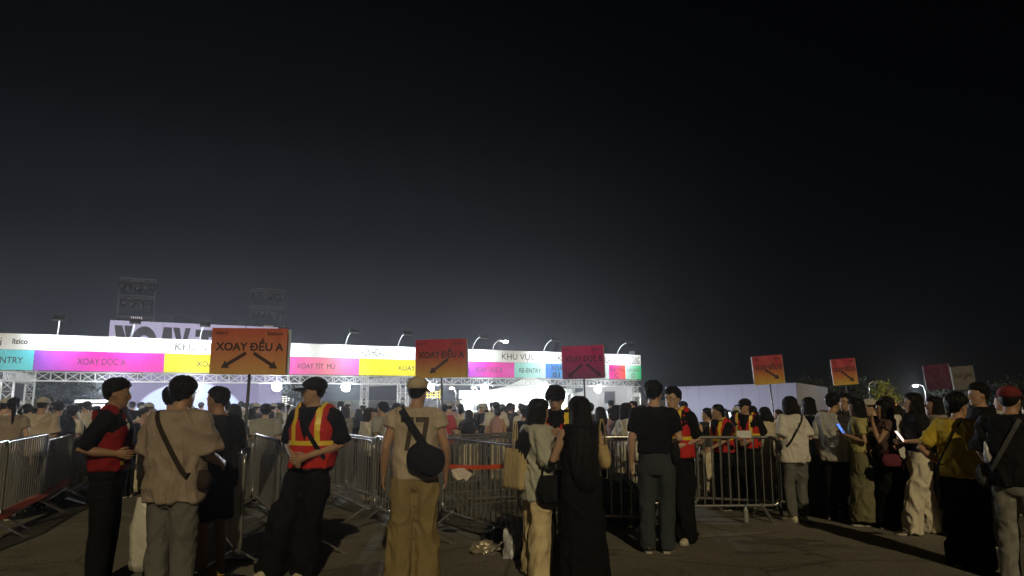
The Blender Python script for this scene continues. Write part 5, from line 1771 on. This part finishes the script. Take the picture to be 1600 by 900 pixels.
h = hand(p_ws, 'R'); soft_bag('plastic_bag', 'small white plastic bag hanging beside the black trousers in the queue', (h.x - .05, h.y - .06, .16 + gz(9.9)), (.13, .08, .28), PLAST, .3, 5, (.05, .40))
h = hand(p_short, 'R'); soft_bag('pouch', 'beige drawstring pouch held by the man in black shorts', (h.x + .05, h.y - .08, h.z - .15), (.09, .06, .15), TAN, .3, 6, (.03, .05))
bx = P(805, 745, 6.8); soft_bag('tote_bag', 'cream tote bag hanging behind the pale cardigan', (bx.x, bx.y - .1, 1.00), (.05, .125, .36), cloth((.56, .44, .25)), .75, 8, (.02, .27), crumple=.07, square=True)
bx = P(858, 775, 6.5); soft_bag('handbag', 'black handbag hanging between the cardigan and the black dress', (bx.x, bx.y, .90), (.10, .07, .24), cloth((.012, .012, .013)), .2, 9, (.06, .16))
bx = P(945, 710, 6.3); soft_bag('shoulder_bag', 'beige shoulder bag on the arm of the woman in black', (bx.x - .02, bx.y, 1.22), (.055, .13, .20), cloth((.50, .38, .20)), .2, 10, (.03, .24), crumple=.1)
bx = P(1388, 718, 9.1); soft_bag('handbag', 'maroon handbag held by the woman with hand at chin', (bx.x - .02, bx.y - .14, .99), (.13, .06, .15), cloth((.13, .03, .045)), .1, 12, (.07, .10))
bx = P(1545, 693, 6.5); soft_bag('clear_bag', 'grey transparent pouch hanging by the yellow tee', (bx.x, bx.y, 1.25), (.05, .04, .19), PLASTG, .1, 13, (.02, .12))
# phones
def phone(p, key, label, glow, e_, dz=.05, scr=3.0, wh=(.072, .15), cam_=.0):
    h = hand(p, key)
    face = Vector((-h.x + p.root.location.x, -h.y + p.root.location.y - cam_, .25)).normalized()
    r = empty('phone', h + Vector((0, 0, dz)), 0, label, 'phone')
    r.rotation_euler = face.to_track_quat('Z', 'Y').to_euler()
    M = MB(); M.box((0, 0, 0), (wh[0], wh[1], .009)); M.build('phone_body', BLACKP, r)
    M = MB(); M.box((0, 0, .0055), (wh[0] - .006, wh[1] - .01, .002)); M.build('screen', emit('screen', glow, scr), r)
    return r
phone(p_wp, 'L', 'phone with pink white screen held by the white trousered woman', (1, .72, .68), 0, .06, 1.5, (.078, .16), .3)
phone(p_ol, 'L', 'phone with blue screen held by the yellow topped woman', (.1, .25, 1), 0, .06, 1.2, (.072, .15), .25)
r = phone(p_phone, 'R', 'white ticket papers in the hands of the bending staff', (1, .93, .9), 0, .02, .35, (.10, .16)); r.name = 'ticket_papers'; r['category'] = 'papers'
for c_ in r.children:
    c_.name = 'paper_sheet' if 'screen' in c_.name else 'paper_back'
    c_.data.materials.clear(); c_.data.materials.append(mat('paper', (.78, .74, .72), .6))
# strap man in the lane
M = MB()
sm_ = strapman
ang_ = R(15)
# orange barrier tape
TAPE = mat('orange_tape', (.88, .13, .05), .45, 0, .12, 14)
def tape(pts, w, label, tw=.6, wdir=(0, 0, 1.0)):
    M = MB()
    rings = []
    for i, q_ in enumerate(pts):
        a_ = math.sin(i * 1.3) * tw
        up_ = np.array(wdir) * math.cos(a_) + np.array([.3, -.9, 0]) * math.sin(a_)
        q_ = np.array(q_)
        rings.append(np.array([q_ - up_ * w / 2, q_ - up_ * w / 2 + np.array([.001, -.002, 0]), q_ + up_ * w / 2 + np.array([.001, -.002, 0]), q_ + up_ * w / 2]))
    M.loft(rings)
    return tag(M.build('barrier_tape', TAPE), label, 'tape')
a_, b2_ = P(694, 728, 7.75), P(800, 727, 7.0)
tape([a_.lerp(b2_, i / 10) + Vector((0, 0, -.018 * math.sin(math.pi * i / 10))) for i in range(11)], .045, 'orange tape stretched before the barriers beside the 77 jersey', .25)
s0_, s1_ = A0 + LDA * 1.9, A0 + LDA * 6.3
tape([s0_.lerp(s1_, i / 14) + Vector((.05, -.03, gz(8.5 + i * .3) + .24 + .16 * (i / 14) - .04 * math.sin(math.pi * i / 14))) for i in range(15)], .12, 'orange tape hanging low along the left edge barriers', .3, (-.86, -.22, .46))
# paper tied to the tape
c = P(722, 738, 7.52)
M = MB()
vs = [(-.11, 0, .03), (-.03, .01, .045), (.09, .005, .04), (.12, 0, -.0), (.05, -.01, -.085), (.02, .008, -.06), (-.04, -.006, -.075), (-.09, .006, -.04)]
M.loft([np.array(vs) + np.array([0, .003, 0]), np.array(vs)])
o = M.build('torn_paper', mat('paper', (.62, .56, .52), .7)); o.location = c - Vector((0, .03, 0)); tag(o, 'torn white paper hanging under the orange tape', 'paper')
# rubbish at the barrier foot
def crumple(name, label, c, size, m, seed, cat='rubbish'):
    bm = bmesh.new(); bmesh.ops.create_icosphere(bm, subdivisions=3, radius=1)
    co = np.array([v.co[:] for v in bm.verts])
    nzv = .65 + .7 * np.abs(2 * vnoise(co * 1.9 + seed, seed) - 1) + .25 * vnoise(co * 5, seed + 1)
    co = co * nzv[:, None] * np.array(size)
    co[:, 2] = np.maximum(co[:, 2], -size[2] * .55)
    for v, q_ in zip(bm.verts, co): v.co = q_
    me = bpy.data.meshes.new(name); bm.to_mesh(me); bm.free()
    o = link(name, me, m); o.location = (c[0], c[1], gz(c[1]) + size[2] * .56)
    return tag(o, label, cat)
FOIL = mat('foil', (.50, .45, .36), .3, .6, .3, 20, .6, 30)
crumple('foil_wrapper', 'crumpled gold foil wrapper on the ground beside the 77 man', (X(757, 7.75, 0), 7.75), (.15, .10, .08), FOIL, 3)
crumple('rubbish_bag', 'black rubbish bag between foil wrapper and cream trousers', (X(785, 8.1, 0), 8.1), (.20, .16, .14), mat('black_bag', (.015, .015, .016), .3, 0, .2, 10), 4)
crumple('plastic_bag', 'grey plastic bag standing on the ground left of the cream trousers', (X(800, 7.55, .1), 7.55), (.10, .10, .19), PLASTG, 15, 'bag')
crumple('black_bag', 'large black bag lying behind the barrier left of grey jeans', (X(972, 9.6, .3), 9.6), (.42, .3, .40), mat('black_bag', (.008, .008, .009), .5, 0, .2, 10), 6)
crumple('yellow_wrapper', 'yellow wrapper on the ground under the man in shorts', (X(330, 6.35, 0), 6.35), (.14, .10, .09), mat('yellow_wrap', (.55, .36, .05), .5, 0, .2, 10), 8)
crumple('black_bag', 'small black bag on the ground at the bottom edge', (X(352, 6.15, 0), 6.15), (.22, .16, .10), mat('black_bag', (.012, .012, .013), .22, 0, .2, 10), 9)
c = Vector((X(1166, 9.75, 0), 9.75, gz(9.75)))
r = empty('water_bottle', c, 0, 'clear plastic bottle standing at the foot of the barrier', 'bottle')
M = MB(); M.loft([ell_ring(z, r_, r_, n=14, p=2) for z, r_ in ((0, .028), (.01, .033), (.10, .033), (.115, .030), (.13, .033), (.16, .032), (.19, .016), (.205, .013))]); M.build('bottle_body', mat('clear_plastic', (.30, .32, .33), .15, 0, .1, 10), r, True)
M = MB(); M.tube([(0, 0, .203), (0, 0, .222)], .015, 12); M.build('cap', mat('blue_cap', (.1, .2, .5), .4), r)
c = P(1165, 679, 9.9)
M = MB(); M.box((0, 0, 0), (.20, .004, .10)); o = M.build('notice_card', mat('paper', (.7, .7, .7), .6)); o.location = (c.x, 9.97, c.z); tag(o, 'white notice card tied to the long steel barrier', 'notice')
bake_texts()

# ================================================================== humid night air that the lamps light up
HAZE = 0.0005
if HAZE:
    hm_ = bpy.data.materials.new('haze')
    hm_.use_nodes = True
    hn = hm_.node_tree
    hn.nodes.clear()
    ho = hn.nodes.new('ShaderNodeOutputMaterial')
    pv = hn.nodes.new('ShaderNodeVolumePrincipled')
    pv.inputs['Color'].default_value = (.86, .90, 1.0, 1)
    pv.inputs['Density'].default_value = HAZE
    pv.inputs['Anisotropy'].default_value = .84
    hn.links.new(pv.outputs[0], ho.inputs['Volume'])
    M = MB(); M.box((0, 300, 6.25), (1010, 690, 14.5))
    tag(M.build('haze', hm_), kind='stuff')
